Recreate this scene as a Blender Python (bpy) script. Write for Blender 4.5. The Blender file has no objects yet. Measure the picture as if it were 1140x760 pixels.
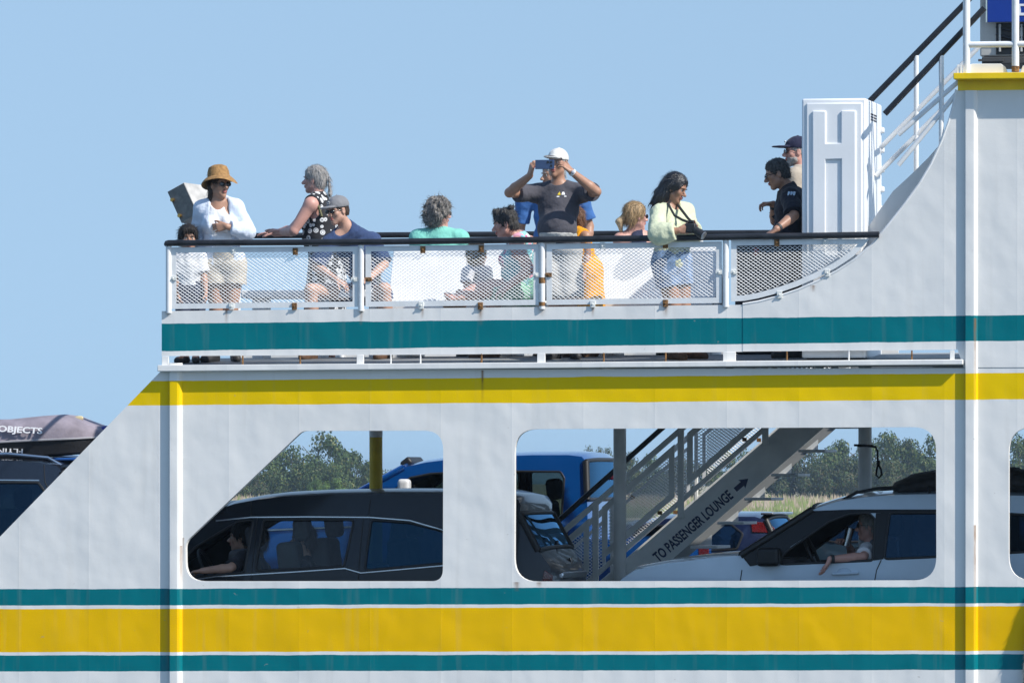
import bpy, bmesh, math, random
import numpy as np
from mathutils import Vector, Matrix
from mathutils.geometry import delaunay_2d_cdt
R = math.radians
SC = bpy.context.scene
COL = SC.collection
random.seed(7)

# ------------------------------------------------------------------ camera
D0, FPX, PX0, PY0, ZC, YAW = 60.0, 7800.0, 570.0, 530.0, 3.36, R(10)
CF = Vector((-math.sin(YAW), math.cos(YAW), 0)); CR = Vector((math.cos(YAW), math.sin(YAW), 0)); CZ = Vector((0, 0, 1))
CAM = Vector((0, 0, ZC)) - CF * D0
cam = bpy.data.cameras.new('camera'); camo = bpy.data.objects.new('camera', cam); COL.objects.link(camo)
camo.location = CAM; camo.rotation_euler = (R(90), 0, YAW)
cam.sensor_width = 36; cam.lens = FPX / 1140 * 36; cam.shift_y = 150 / 1140
cam.clip_start = 1; cam.clip_end = 60000
SC.camera = camo

# ------------------------------------------------------------------ world, sun, exposure
SUN = Vector((2.4, -1.0, 2.3)).normalized()
SUN_EL = math.asin(SUN.z); SUN_ROT = math.atan2(SUN.x, SUN.y)
W = bpy.data.worlds.new('World'); SC.world = W; W.use_nodes = True
nt = W.node_tree; nt.nodes.clear()
wo = nt.nodes.new('ShaderNodeOutputWorld'); bg = nt.nodes.new('ShaderNodeBackground')
sk = nt.nodes.new('ShaderNodeTexSky'); sk.sky_type = 'NISHITA'; sk.sun_disc = False
sk.sun_elevation = SUN_EL; sk.sun_rotation = SUN_ROT; sk.altitude = 0
sk.air_density = 1.0; sk.dust_density = 0.25; sk.ozone_density = 2.0
bg.inputs[1].default_value = 0.106
tc = nt.nodes.new('ShaderNodeTexCoord'); mp = nt.nodes.new('ShaderNodeMapping'); mp.vector_type = 'POINT'
mp.inputs['Location'].default_value = (0, 0, 0.158); mp.inputs['Scale'].default_value = (1, 1, 0.30)
nt.links.new(tc.outputs['Generated'], mp.inputs['Vector']); nt.links.new(mp.outputs[0], sk.inputs[0])
nt.links.new(sk.outputs[0], bg.inputs[0]); nt.links.new(bg.outputs[0], wo.inputs[0])
sl = bpy.data.lights.new('sun', 'SUN'); slo = bpy.data.objects.new('sun', sl); COL.objects.link(slo)
sl.energy = 3.9; sl.angle = R(0.53); sl.color = (1.0, 0.955, 0.88)
slo.rotation_euler = SUN.to_track_quat('Z', 'Y').to_euler(); slo.location = (30, -30, 40)
SC.view_settings.view_transform = 'Standard'; SC.view_settings.look = 'None'
SC.view_settings.exposure = 0.43; SC.view_settings.gamma = 1.0; SC.view_settings.use_curve_mapping = False
SC.render.engine = 'CYCLES'
SC.cycles.max_bounces = 8; SC.cycles.transparent_max_bounces = 16
SC.cycles.use_denoising = True

def at(px, py, y=0.0):
    """the point of the plane y = const that the photograph shows at a pixel of it"""
    d = CF + CR * ((px - PX0) / FPX) + CZ * ((PY0 - py) / FPX)
    t = (y - CAM.y) / d.y
    return CAM + d * t
def atz(px, dist, z=0.0):
    d = CF + CR * ((px - PX0) / FPX)
    p = CAM + d * dist; p.z = z
    return p

# ------------------------------------------------------------------ materials
def nn(t, kind, **kw):
    n = t.nodes.new('ShaderNode' + kind)
    for k, v in kw.items(): setattr(n, k, v)
    return n
MATS = {}
def pm(name, col, rough=.5, metal=0., var=.12, vs=6., bump=0., bs=60., coat=0., spec=.5, stretch=None, trans=0., sheen=0.):
    if name in MATS: return MATS[name]
    m = bpy.data.materials.new(name); m.use_nodes = True; t = m.node_tree
    b = t.nodes['Principled BSDF']; MATS[name] = m
    b.inputs['Roughness'].default_value = rough; b.inputs['Metallic'].default_value = metal
    b.inputs['Specular IOR Level'].default_value = spec
    b.inputs['Coat Weight'].default_value = coat; b.inputs['Coat Roughness'].default_value = .04
    b.inputs['Transmission Weight'].default_value = trans; b.inputs['Sheen Weight'].default_value = sheen
    c = nn(t, 'TexCoord'); g = nn(t, 'Mapping'); t.links.new(c.outputs['Object'], g.inputs[0])
    if stretch: g.inputs['Scale'].default_value = stretch
    n = nn(t, 'TexNoise'); n.inputs['Scale'].default_value = vs; n.inputs['Detail'].default_value = 4
    t.links.new(g.outputs[0], n.inputs['Vector'])
    r = nn(t, 'ValToRGB'); e = r.color_ramp.elements
    e[0].position = .3; e[1].position = .7
    e[0].color = [max(0, x * (1 - var)) for x in col] + [1]; e[1].color = [min(1, x * (1 + var)) for x in col] + [1]
    t.links.new(n.outputs['Fac'], r.inputs[0]); t.links.new(r.outputs[0], b.inputs['Base Color'])
    if bump:
        n2 = nn(t, 'TexNoise'); n2.inputs['Scale'].default_value = bs; n2.inputs['Detail'].default_value = 3
        t.links.new(g.outputs[0], n2.inputs['Vector'])
        bp = nn(t, 'Bump'); bp.inputs['Strength'].default_value = bump; bp.inputs['Distance'].default_value = .01
        t.links.new(n2.outputs['Fac'], bp.inputs['Height']); t.links.new(bp.outputs[0], b.inputs['Normal'])
    return m
def glass_mat(name, tint, rough=.02, refl=1.45, sheen=(.95,.97,1)):
    if name in MATS: return MATS[name]
    m = bpy.data.materials.new(name); m.use_nodes = True; t = m.node_tree; t.nodes.clear(); MATS[name] = m
    o = nn(t, 'OutputMaterial'); mx = nn(t, 'MixShader'); tr = nn(t, 'BsdfTransparent'); gl = nn(t, 'BsdfGlossy')
    fr = nn(t, 'Fresnel'); fr.inputs['IOR'].default_value = refl
    ns = nn(t, 'TexNoise'); ns.inputs['Scale'].default_value = 1.5
    rp = nn(t, 'ValToRGB'); rp.color_ramp.elements[0].color = [x * .9 for x in tint] + [1]; rp.color_ramp.elements[1].color = [min(1, x * 1.08) for x in tint] + [1]
    t.links.new(ns.outputs['Fac'], rp.inputs[0]); t.links.new(rp.outputs[0], tr.inputs[0])
    gl.inputs['Roughness'].default_value = rough; gl.inputs['Color'].default_value = (*sheen, 1)
    t.links.new(fr.outputs[0], mx.inputs[0]); t.links.new(tr.outputs[0], mx.inputs[1]); t.links.new(gl.outputs[0], mx.inputs[2])
    t.links.new(mx.outputs[0], o.inputs[0])
    return m

# ------------------------------------------------------------------ mesh building
def tag(o, label=None, cat=None, group=None, kind=None):
    if label: o['label'] = label
    if cat: o['category'] = cat
    if group: o['group'] = group
    if kind: o['kind'] = kind
    return o
def empty(name, loc, label=None, cat=None, group=None, kind=None):
    o = bpy.data.objects.new(name, None); COL.objects.link(o); o.location = loc; o.empty_display_size = .2
    return tag(o, label, cat, group, kind)
def rootloc(p):
    v = Vector((0, 0, 0))
    while p is not None: v = v + p.location; p = p.parent
    return v
def link_mesh(name, V, F, mats, parent=None, smooth=False, mi=None, angle=None):
    """one mesh object; V in world coordinates"""
    off = rootloc(parent)
    me = bpy.data.meshes.new(name)
    if isinstance(V, np.ndarray):
        V = V - np.array(off); me.from_pydata(V.tolist(), [], F)
    else: me.from_pydata([(v[0] - off.x, v[1] - off.y, v[2] - off.z) for v in V], [], F)
    if not isinstance(mats, (list, tuple)): mats = [mats]
    for m in mats: me.materials.append(m)
    if mi is not None: me.polygons.foreach_set('material_index', np.asarray(mi, dtype=np.int32))
    me.polygons.foreach_set('use_smooth', [bool(smooth)] * len(me.polygons))
    if smooth and angle: me.set_sharp_from_angle(angle=R(angle))
    me.update()
    o = bpy.data.objects.new(name, me); COL.objects.link(o); o.parent = parent
    return o
class MB:
    def __init__(s): s.V = []; s.F = []; s.M = []; s.m = 0
    def add(s, V, F):
        n = len(s.V); s.V += [tuple(v) for v in V]; s.F += [tuple(i + n for i in f) for f in F]; s.M += [s.m] * len(F); return s
    def box(s, lo, hi):
        x0, y0, z0 = lo; x1, y1, z1 = hi
        return s.add([(x0,y0,z0),(x1,y0,z0),(x1,y1,z0),(x0,y1,z0),(x0,y0,z1),(x1,y0,z1),(x1,y1,z1),(x0,y1,z1)],
                     [(3,2,1,0),(4,5,6,7),(0,1,5,4),(1,2,6,5),(2,3,7,6),(3,0,4,7)])
    def obox(s, o, a, b, c):
        o, a, b, c = map(Vector, (o, a, b, c))
        V = [o, o+a, o+a+b, o+b, o+c, o+a+c, o+a+b+c, o+b+c]
        F = [(3,2,1,0),(4,5,6,7),(0,1,5,4),(1,2,6,5),(2,3,7,6),(3,0,4,7)]
        if a.cross(b).dot(c) < 0: F = [f[::-1] for f in F]
        return s.add(V, F)
    def tube(s, pts, r, n=10, cap=True):
        pts = [Vector(p) for p in pts]; rr = r if isinstance(r, (list, tuple)) else [r] * len(pts)
        V = []; F = []; prev = None
        for i, p in enumerate(pts):
            d = (pts[min(i+1, len(pts)-1)] - pts[max(i-1, 0)]).normalized()
            a = prev if prev is not None else (Vector((0,0,1)) if abs(d.z) < .9 else Vector((1,0,0)))
            a = (a - d * a.dot(d)).normalized(); prev = a; b = d.cross(a)
            for k in range(n):
                w = 2 * math.pi * k / n; V.append(p + (a * math.cos(w) + b * math.sin(w)) * rr[i])
        for i in range(len(pts) - 1):
            for k in range(n):
                k2 = (k + 1) % n; F.append((i*n+k, i*n+k2, (i+1)*n+k2, (i+1)*n+k))
        if cap: F.append(tuple(range(n))[::-1]); F.append(tuple(range((len(pts)-1)*n, len(pts)*n)))
        return s.add(V, F)
    def prism(s, poly, y0, y1):
        """polygon of (x, z) extruded along y"""
        n = len(poly); a = sum(poly[i][0]*poly[(i+1)%n][1] - poly[(i+1)%n][0]*poly[i][1] for i in range(n))
        if a < 0: poly = poly[::-1]
        V = [(x, y0, z) for x, z in poly] + [(x, y1, z) for x, z in poly]
        F = [tuple(range(n)), tuple(range(n, 2*n))[::-1]] + [(i, n+i, n+(i+1)%n, (i+1)%n) for i in range(n)]
        return s.add(V, F)
    def lathe(s, prof, c, n=24, ax=None, f=None):
        """profile of (radius, height) about an axis; f may move each point"""
        c = Vector(c); u = Vector((0,0,1) if ax is None else ax).normalized()
        a = Vector((1,0,0)) if abs(u.x) < .9 else Vector((0,1,0)); a = (a - u*a.dot(u)).normalized(); b = u.cross(a)
        V = []; F = []; m = len(prof)
        for i, (r, h) in enumerate(prof):
            for k in range(n):
                w = 2*math.pi*k/n; hh = h + (f(r, w) if f else 0)
                V.append(c + (a*math.cos(w) + b*math.sin(w))*r + u*hh)
        for i in range(m-1):
            for k in range(n): F.append((i*n+k, i*n+(k+1)%n, (i+1)*n+(k+1)%n, (i+1)*n+k))
        return s.add(V, F)
    def ball(s, c, r, n=10):
        c = Vector(c); rx, ry, rz = r if isinstance(r, (list, tuple)) else (r, r, r)
        V = []; F = []
        for i in range(n+1):
            th = math.pi*i/n
            for k in range(2*n):
                w = math.pi*k/n; V.append(c + Vector((rx*math.sin(th)*math.cos(w), ry*math.sin(th)*math.sin(w), -rz*math.cos(th))))
        for i in range(n):
            for k in range(2*n): F.append((i*2*n+k, i*2*n+(k+1)%(2*n), (i+1)*2*n+(k+1)%(2*n), (i+1)*2*n+k))
        return s.add(V, F)
    def build(s, name, mats, parent=None, smooth=False, bevel=0, angle=40, label=None):
        o = link_mesh(name, s.V, s.F, mats, parent, smooth or bevel > 0, s.M, angle)
        if bevel:
            b = o.modifiers.new('bevel', 'BEVEL'); b.width = bevel; b.segments = 2; b.limit_method = 'ANGLE'; b.angle_limit = R(35)
        if label: o['label'] = label
        return o
def rounded(pts, rads, n=7):
    """polygon with its corners rounded"""
    out = []; N = len(pts)
    for i, p in enumerate(pts):
        r = rads[i] if isinstance(rads, (list, tuple)) else rads
        p = Vector(p); a = Vector(pts[i-1]) - p; b = Vector(pts[(i+1) % N]) - p
        if r <= 0: out.append(tuple(p)); continue
        la, lb = a.length, b.length; a.normalize(); b.normalize()
        ang = a.angle(b); t = min(r / math.tan(ang/2), .48*la, .48*lb)
        p0 = p + a*t; p2 = p + b*t
        for k in range(n+1):
            u = k/n; out.append(tuple(p0*(1-u)**2 + p*2*u*(1-u) + p2*u*u))
    return out
def inside(poly, P):
    x, y = P[:, 0], P[:, 1]; r = np.zeros(len(P), bool); n = len(poly)
    for i in range(n):
        x0, y0 = poly[i]; x1, y1 = poly[(i+1) % n]
        if y0 == y1: continue
        c = ((y0 > y) != (y1 > y)) & (x < (x1-x0)*(y-y0)/(y1-y0) + x0); r ^= c
    return r
def resample(poly, step):
    out = []; n = len(poly)
    for i in range(n):
        a = Vector(poly[i]); b = Vector(poly[(i+1) % n]); k = max(1, int((b-a).length/step))
        for j in range(k): out.append(tuple(a + (b-a)*j/k))
    return out
def fill(outer, holes=(), grid=None):
    """triangulate a polygon with holes; grid adds inner points so that the sheet can bend"""
    V = []; E = []
    for p in [outer] + list(holes):
        n0 = len(V); V += [Vector(q) for q in p]; E += [(n0+i, n0+(i+1) % len(p)) for i in range(len(p))]
    if grid:
        A = np.array(outer); lo, hi = A.min(0), A.max(0)
        gx = np.arange(lo[0]+grid*.5, hi[0], grid); gz = np.arange(lo[1]+grid*.5, hi[1], grid)
        G = np.array([(x + (grid*.25 if j % 2 else -grid*.25), z) for j, z in enumerate(gz) for x in gx])
        ok = inside(outer, G)
        for h in holes: ok &= ~inside(h, G)
        B = np.array([tuple(v) for v in V]); G = G[ok]
        keep = [np.min(np.abs(B - g).sum(1)) > grid*.4 for g in G]
        V += [Vector(g) for g, k in zip(G, keep) if k]
    r = delaunay_2d_cdt(V, E, [], 0, 1e-6)
    P = np.array([tuple(v) for v in r[0]]); T = np.array([tuple(f) for f in r[2]])
    C = P[T].mean(1); ok = inside(outer, C)
    for h in holes: ok &= ~inside(h, C)
    T = T[ok]; a = P[T[:,1]] - P[T[:,0]]; b = P[T[:,2]] - P[T[:,0]]
    fl = (a[:,0]*b[:,1] - a[:,1]*b[:,0]) < 0; T[fl] = T[fl][:, ::-1]
    return P, T
def text_obj(name, s, size, mat, parent, loc, rot, thick=.002, squash=1., bold=0.):
    cu = bpy.data.curves.new(name, 'FONT'); cu.body = s; cu.size = size; cu.extrude = thick; cu.offset = bold; cu.resolution_u = 3
    o = bpy.data.objects.new(name, cu); COL.objects.link(o)
    dg = bpy.context.evaluated_depsgraph_get(); me = bpy.data.meshes.new_from_object(o.evaluated_get(dg))
    COL.objects.unlink(o); bpy.data.objects.remove(o)
    n = bpy.data.objects.new(name, me); COL.objects.link(n); me.materials.clear(); me.materials.append(mat)
    M = Matrix.Translation(Vector(loc) - rootloc(parent)) @ rot.to_4x4() @ Matrix.Diagonal((squash, 1, 1, 1))
    me.transform(M); n.parent = parent
    return n
def copy_tree(o, parent=None):
    c = o.copy(); COL.objects.link(c)
    if parent is not None: c.parent = parent
    for ch in list(o.children): copy_tree(ch, c)
    return c

# ------------------------------------------------------------------ bodies grown as one smooth surface
def sines(P, freq, seed, n=7):
    rs = np.random.RandomState(seed); o = 0
    for i in range(n):
        k = rs.normal(size=3); k *= freq * rs.uniform(.6, 1.7) / np.linalg.norm(k)
        o = o + np.sin(P[0]*k[0] + P[1]*k[1] + P[2]*k[2] + rs.uniform(0, 6.28))
    return o / n
class Shape:
    def __init__(s): s.ops = []; s.lo = np.full(3, 1e9); s.hi = -s.lo; s.post = []
    def grow(s, p, r): p = np.array(p); s.lo = np.minimum(s.lo, p - r); s.hi = np.maximum(s.hi, p + r)
    def cone(s, a, b, ra, rb, k=.02, clip=(), sub=False, flat=None):
        a = np.array(a, float); b = np.array(b, float); m = max(ra, rb)
        if not sub: s.grow(a, m); s.grow(b, m)
        s.ops.append(('c', a, b, ra, rb, k, clip, sub, np.minimum(a, b) - m, np.maximum(a, b) + m)); return s
    def ell(s, c, r, A=None, k=.02, clip=(), sub=False):
        c = np.array(c, float); r = np.array(r, float); A = np.eye(3) if A is None else np.array(A, float)
        e = np.sqrt(((A.T * r) ** 2).sum(1))
        if not sub: s.grow(c, e)
        s.ops.append(('e', c, r, A, 0, k, clip, sub, c - e, c + e)); return s
    def box(s, c, r, A=None, rad=.01, k=.005, clip=(), sub=False):
        c = np.array(c, float); r = np.array(r, float); A = np.eye(3) if A is None else np.array(A, float)
        e = np.abs(A.T * r).sum(1) + rad
        if not sub: s.grow(c, e)
        s.ops.append(('b', c, r, A, rad, k, clip, sub, c - e, c + e)); return s
    def clip(s, p, n): s.post.append(('p', np.array(p, float), np.array(n, float))); return s
    def strands(s, amp, freq, H, seed): s.post.append(('s', amp, freq, H, seed)); return s
    def noise(s, amp, freq, seed=1): s.post.append(('n', amp, freq, seed)); return s
    def mesh(s, h):
        pad = 4*h; lo = s.lo - pad; dim = np.ceil((s.hi + pad - lo)/h).astype(int) + 1
        ax = [lo[i] + h*np.arange(dim[i]) for i in range(3)]
        D = np.full(dim, .06, np.float32)
        for op in s.ops:
            kind, a, b, c, d, k, clip, sub, l, u = op
            i0 = np.clip(((l - k - 3*h - lo)/h).astype(int), 0, dim); i1 = np.clip(((u + k + 3*h - lo)/h).astype(int) + 2, 0, dim)
            if (i1 <= i0).any(): continue
            sl = tuple(slice(x, y) for x, y in zip(i0, i1))
            X = ax[0][sl[0]][:, None, None]; Y = ax[1][sl[1]][None, :, None]; Z = ax[2][sl[2]][None, None, :]
            if kind == 'c':
                v = b - a; L2 = max(1e-9, (v*v).sum())
                t = np.clip(((X-a[0])*v[0] + (Y-a[1])*v[1] + (Z-a[2])*v[2])/L2, 0, 1)
                q = np.sqrt((X-a[0]-t*v[0])**2 + (Y-a[1]-t*v[1])**2 + (Z-a[2]-t*v[2])**2) - (c + (d-c)*t)
            else:
                A = c; dx, dy, dz = X-a[0], Y-a[1], Z-a[2]
                p = [A[i][0]*dx + A[i][1]*dy + A[i][2]*dz for i in range(3)]
                if kind == 'e':
                    k0 = np.sqrt(sum((p[i]/b[i])**2 for i in range(3))); k1 = np.sqrt(sum((p[i]/b[i]**2)**2 for i in range(3))) + 1e-9
                    q = k0*(k0-1)/k1
                else:
                    w = [np.abs(p[i]) - b[i] for i in range(3)]
                    q = np.sqrt(sum(np.maximum(x, 0)**2 for x in w)) + np.minimum(np.maximum(np.maximum(w[0], w[1]), w[2]), 0) - d
            for (cp, cn) in clip: q = np.maximum(q, (X-cp[0])*cn[0] + (Y-cp[1])*cn[1] + (Z-cp[2])*cn[2])
            B = D[sl]
            if sub:
                q = -q; hh = np.maximum(k - np.abs(B-q), 0)/k; D[sl] = np.maximum(B, q) + hh*hh*k*.25
            else:
                hh = np.maximum(k - np.abs(B-q), 0)/k; D[sl] = np.minimum(B, q) - hh*hh*k*.25
        X = ax[0][:, None, None]; Y = ax[1][None, :, None]; Z = ax[2][None, None, :]
        for p in s.post:
            if p[0] == 'n': D = D + p[1]*sines((X, Y, Z), p[2], p[3])
            elif p[0] == 's':
                H = p[3]; q = [(X-H.c[0])*v[0] + (Y-H.c[1])*v[1] + (Z-H.c[2])*v[2] for v in (H.r, H.f, H.u)]; th = np.arctan2(q[0], -q[1])
                rs = np.random.RandomState(p[4]); D = D + p[1]*(np.sin(th*9 + q[2]*40 + 3) + np.sin(th*17 - q[2]*30) + np.sin(th*26 + q[2]*25 + q[1]*40))/2
            else: D = np.maximum(D, (X-p[1][0])*p[2][0] + (Y-p[1][1])*p[2][1] + (Z-p[1][2])*p[2][2])
        return nets(D, lo, h)
def nets(D, lo, h):
    D = np.where(D == 0, 1e-6, D); n = D.shape; I = D < 0
    c = np.zeros((n[0]-1, n[1]-1, n[2]-1), np.uint8)
    offs = [(i, j, k) for i in (0, 1) for j in (0, 1) for k in (0, 1)]
    for (i, j, k) in offs: c += I[i:n[0]-1+i, j:n[1]-1+j, k:n[2]-1+k]
    cell = np.argwhere((c > 0) & (c < 8))
    idx = np.full(c.shape, -1, np.int64); idx[tuple(cell.T)] = np.arange(len(cell))
    S = np.zeros((len(cell), 3)); N = np.zeros(len(cell))
    val = {o: D[cell[:,0]+o[0], cell[:,1]+o[1], cell[:,2]+o[2]] for o in offs}
    for o in offs:
        for a in range(3):
            if o[a]: continue
            o2 = tuple(1 if i == a else o[i] for i in range(3)); u, v = val[o], val[o2]
            m = (u < 0) != (v < 0); t = np.where(m, u/np.where(m, u-v, 1), 0)
            P = np.array(o, float)[None] + np.eye(3)[a][None]*t[:, None]; S[m] += P[m]; N[m] += 1
    V = lo + h*(cell + S/np.maximum(N, 1)[:, None])
    F = []
    for a in range(3):
        b, d = (a+1) % 3, (a+2) % 3
        s0 = [slice(None)]*3; s1 = [slice(None)]*3; s0[a] = slice(0, n[a]-1); s1[a] = slice(1, n[a])
        A, B = I[tuple(s0)], I[tuple(s1)]; e = np.argwhere(A != B)
        ok = (e[:, b] > 0) & (e[:, d] > 0) & (e[:, b] < n[b]-1) & (e[:, d] < n[d]-1); e = e[ok]
        ins = A[tuple(e.T)]
        def q(db, dd):
            f = e.copy(); f[:, b] -= db; f[:, d] -= dd; return idx[tuple(f.T)]
        Q = np.stack([q(1,1), q(0,1), q(0,0), q(1,0)], 1); Q[~ins] = Q[~ins][:, ::-1]; F.append(Q)
    return V, np.concatenate(F)
def sdf_obj(name, sh, h, mats, parent, pick=None, label=None):
    V, F = sh.mesh(h)
    mi = None
    if pick is not None: mi = pick(V[F].mean(1))
    o = link_mesh(name, V, F.tolist(), mats, parent, True, mi)
    if label: o['label'] = label
    return o

A3 = lambda v: np.array(v, float)
def unit(v): v = A3(v); return v/np.linalg.norm(v)
class Head:
    def __init__(s, c, f, u, sc):
        s.c = A3(c); s.u = unit(u); f = A3(f); s.f = unit(f - s.u*(f@s.u)); s.r = np.cross(s.f, s.u); s.s = sc
        s.A = np.stack([s.r, s.f, s.u])
    def P(s, x, y, z): return s.c + s.s*(x*s.r + y*s.f + z*s.u)
    def loc(s, Q): return (Q - s.c) @ s.A.T / s.s
def head_ops(S, H, nose=1., wide=1., jaw=1.):
    s = H.s; P = H.P; A = H.A
    S.ell(P(0,-.012,.038), [.074*wide*s,.095*s,.083*s], A, .01)
    S.ell(P(0,.025,-.032), [.058*wide*s,.062*s,.079*s], A, .03*s)
    S.cone(P(-.045*wide,.01,-.06), P(0,.06,-.1), .02*s*jaw, .02*s*jaw, .025*s); S.cone(P(.045*wide,.01,-.06), P(0,.06,-.1), .02*s*jaw, .02*s*jaw, .025*s)
    S.ell(P(0,.07,.026), [.05*s,.02*s,.014*s], A, .02*s)
    S.ell(P(.04,.058,-.02), [.022*s,.022*s,.024*s], A, .02*s); S.ell(P(-.04,.058,-.02), [.022*s,.022*s,.024*s], A, .02*s)
    for e in (-1, 1): S.ell(P(.031*e,.098,.003), [.019*s,.017*s,.012*s], A, .012*s, sub=True)
    S.cone(P(0,.083,.006), P(0,.112*1.0,-.03), .008*s*nose, .0135*s*nose, .01*s)
    S.cone(P(-.012,.098,-.036), P(.012,.098,-.036), .009*s*nose, .009*s*nose, .008*s)
    S.ell(P(0,.089,-.058), [.024*s,.011*s,.007*s], A, .005*s); S.ell(P(0,.087,-.071), [.021*s,.011*s,.008*s], A, .005*s)
    S.ell(P(0,.098,-.0645), [.022*s,.006*s,.0022*s], A, .003*s, sub=True)
    for e in (-1, 1):
        S.ell(P(.073*e*wide,-.005,-.008), [.01*s,.02*s,.033*s], A, .008*s)
        S.ell(P(.082*e*wide,.0,-.004), [.005*s,.01*s,.016*s], A, .005*s, sub=True)
def hand_ops(S, w, d, n, t, sz=1., curl=(25,35,25), thumb=(35,20), spread=6):
    """w wrist, d along the hand, n out of the palm, t towards the thumb"""
    w = A3(w); d = unit(d); n = A3(n); n = unit(n - d*(n@d)); t0 = A3(t); t = np.cross(d, n); t = t if t@t0 > 0 else -t
    base = w + d*.012*sz
    kn = []
    for i in range(4):
        x = (.030 - .020*i)*sz; kn.append(base + d*(.078 - .003*i - (.006 if i == 3 else 0))*sz + t*x)
        S.cone(base + t*x*.65 + d*.01*sz, kn[i], .0155*sz, .0125*sz, .012*sz)
    for i in range(4):
        L = (.080, .088, .082, .064)[i]*sz; p = kn[i]; ang = 0; r = (.0098, .01, .0095, .0084)[i]*sz
        a2 = R(spread*(1.5 - i)); dd = d*math.cos(a2) + t*math.sin(a2)
        for j, f in enumerate((.45, .31, .24)):
            ang += R(curl[j]); q = p + (dd*math.cos(ang) + n*math.sin(ang))*L*f
            S.cone(p, q, r*(1-.09*j), r*(.93-.09*j), .0035*sz); p = q
    a, b = R(thumb[0]), R(thumb[1])
    p0 = base + t*.02*sz + d*.006*sz; d1 = unit(d*math.cos(a) + t*math.sin(a) + n*.45*math.sin(b+.4))
    p1 = p0 + d1*.045*sz; d2 = unit(d1*math.cos(b) + d*.5*math.sin(b) + n*math.sin(b)*.8); p2 = p1 + d2*.032*sz; p3 = p2 + unit(d2 + d*.2)*.026*sz
    S.cone(p0, p1, .0165*sz, .0125*sz, .012*sz); S.cone(p1, p2, .0115*sz, .0105*sz, .004*sz); S.cone(p2, p3, .0105*sz, .0085*sz, .004*sz)

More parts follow.
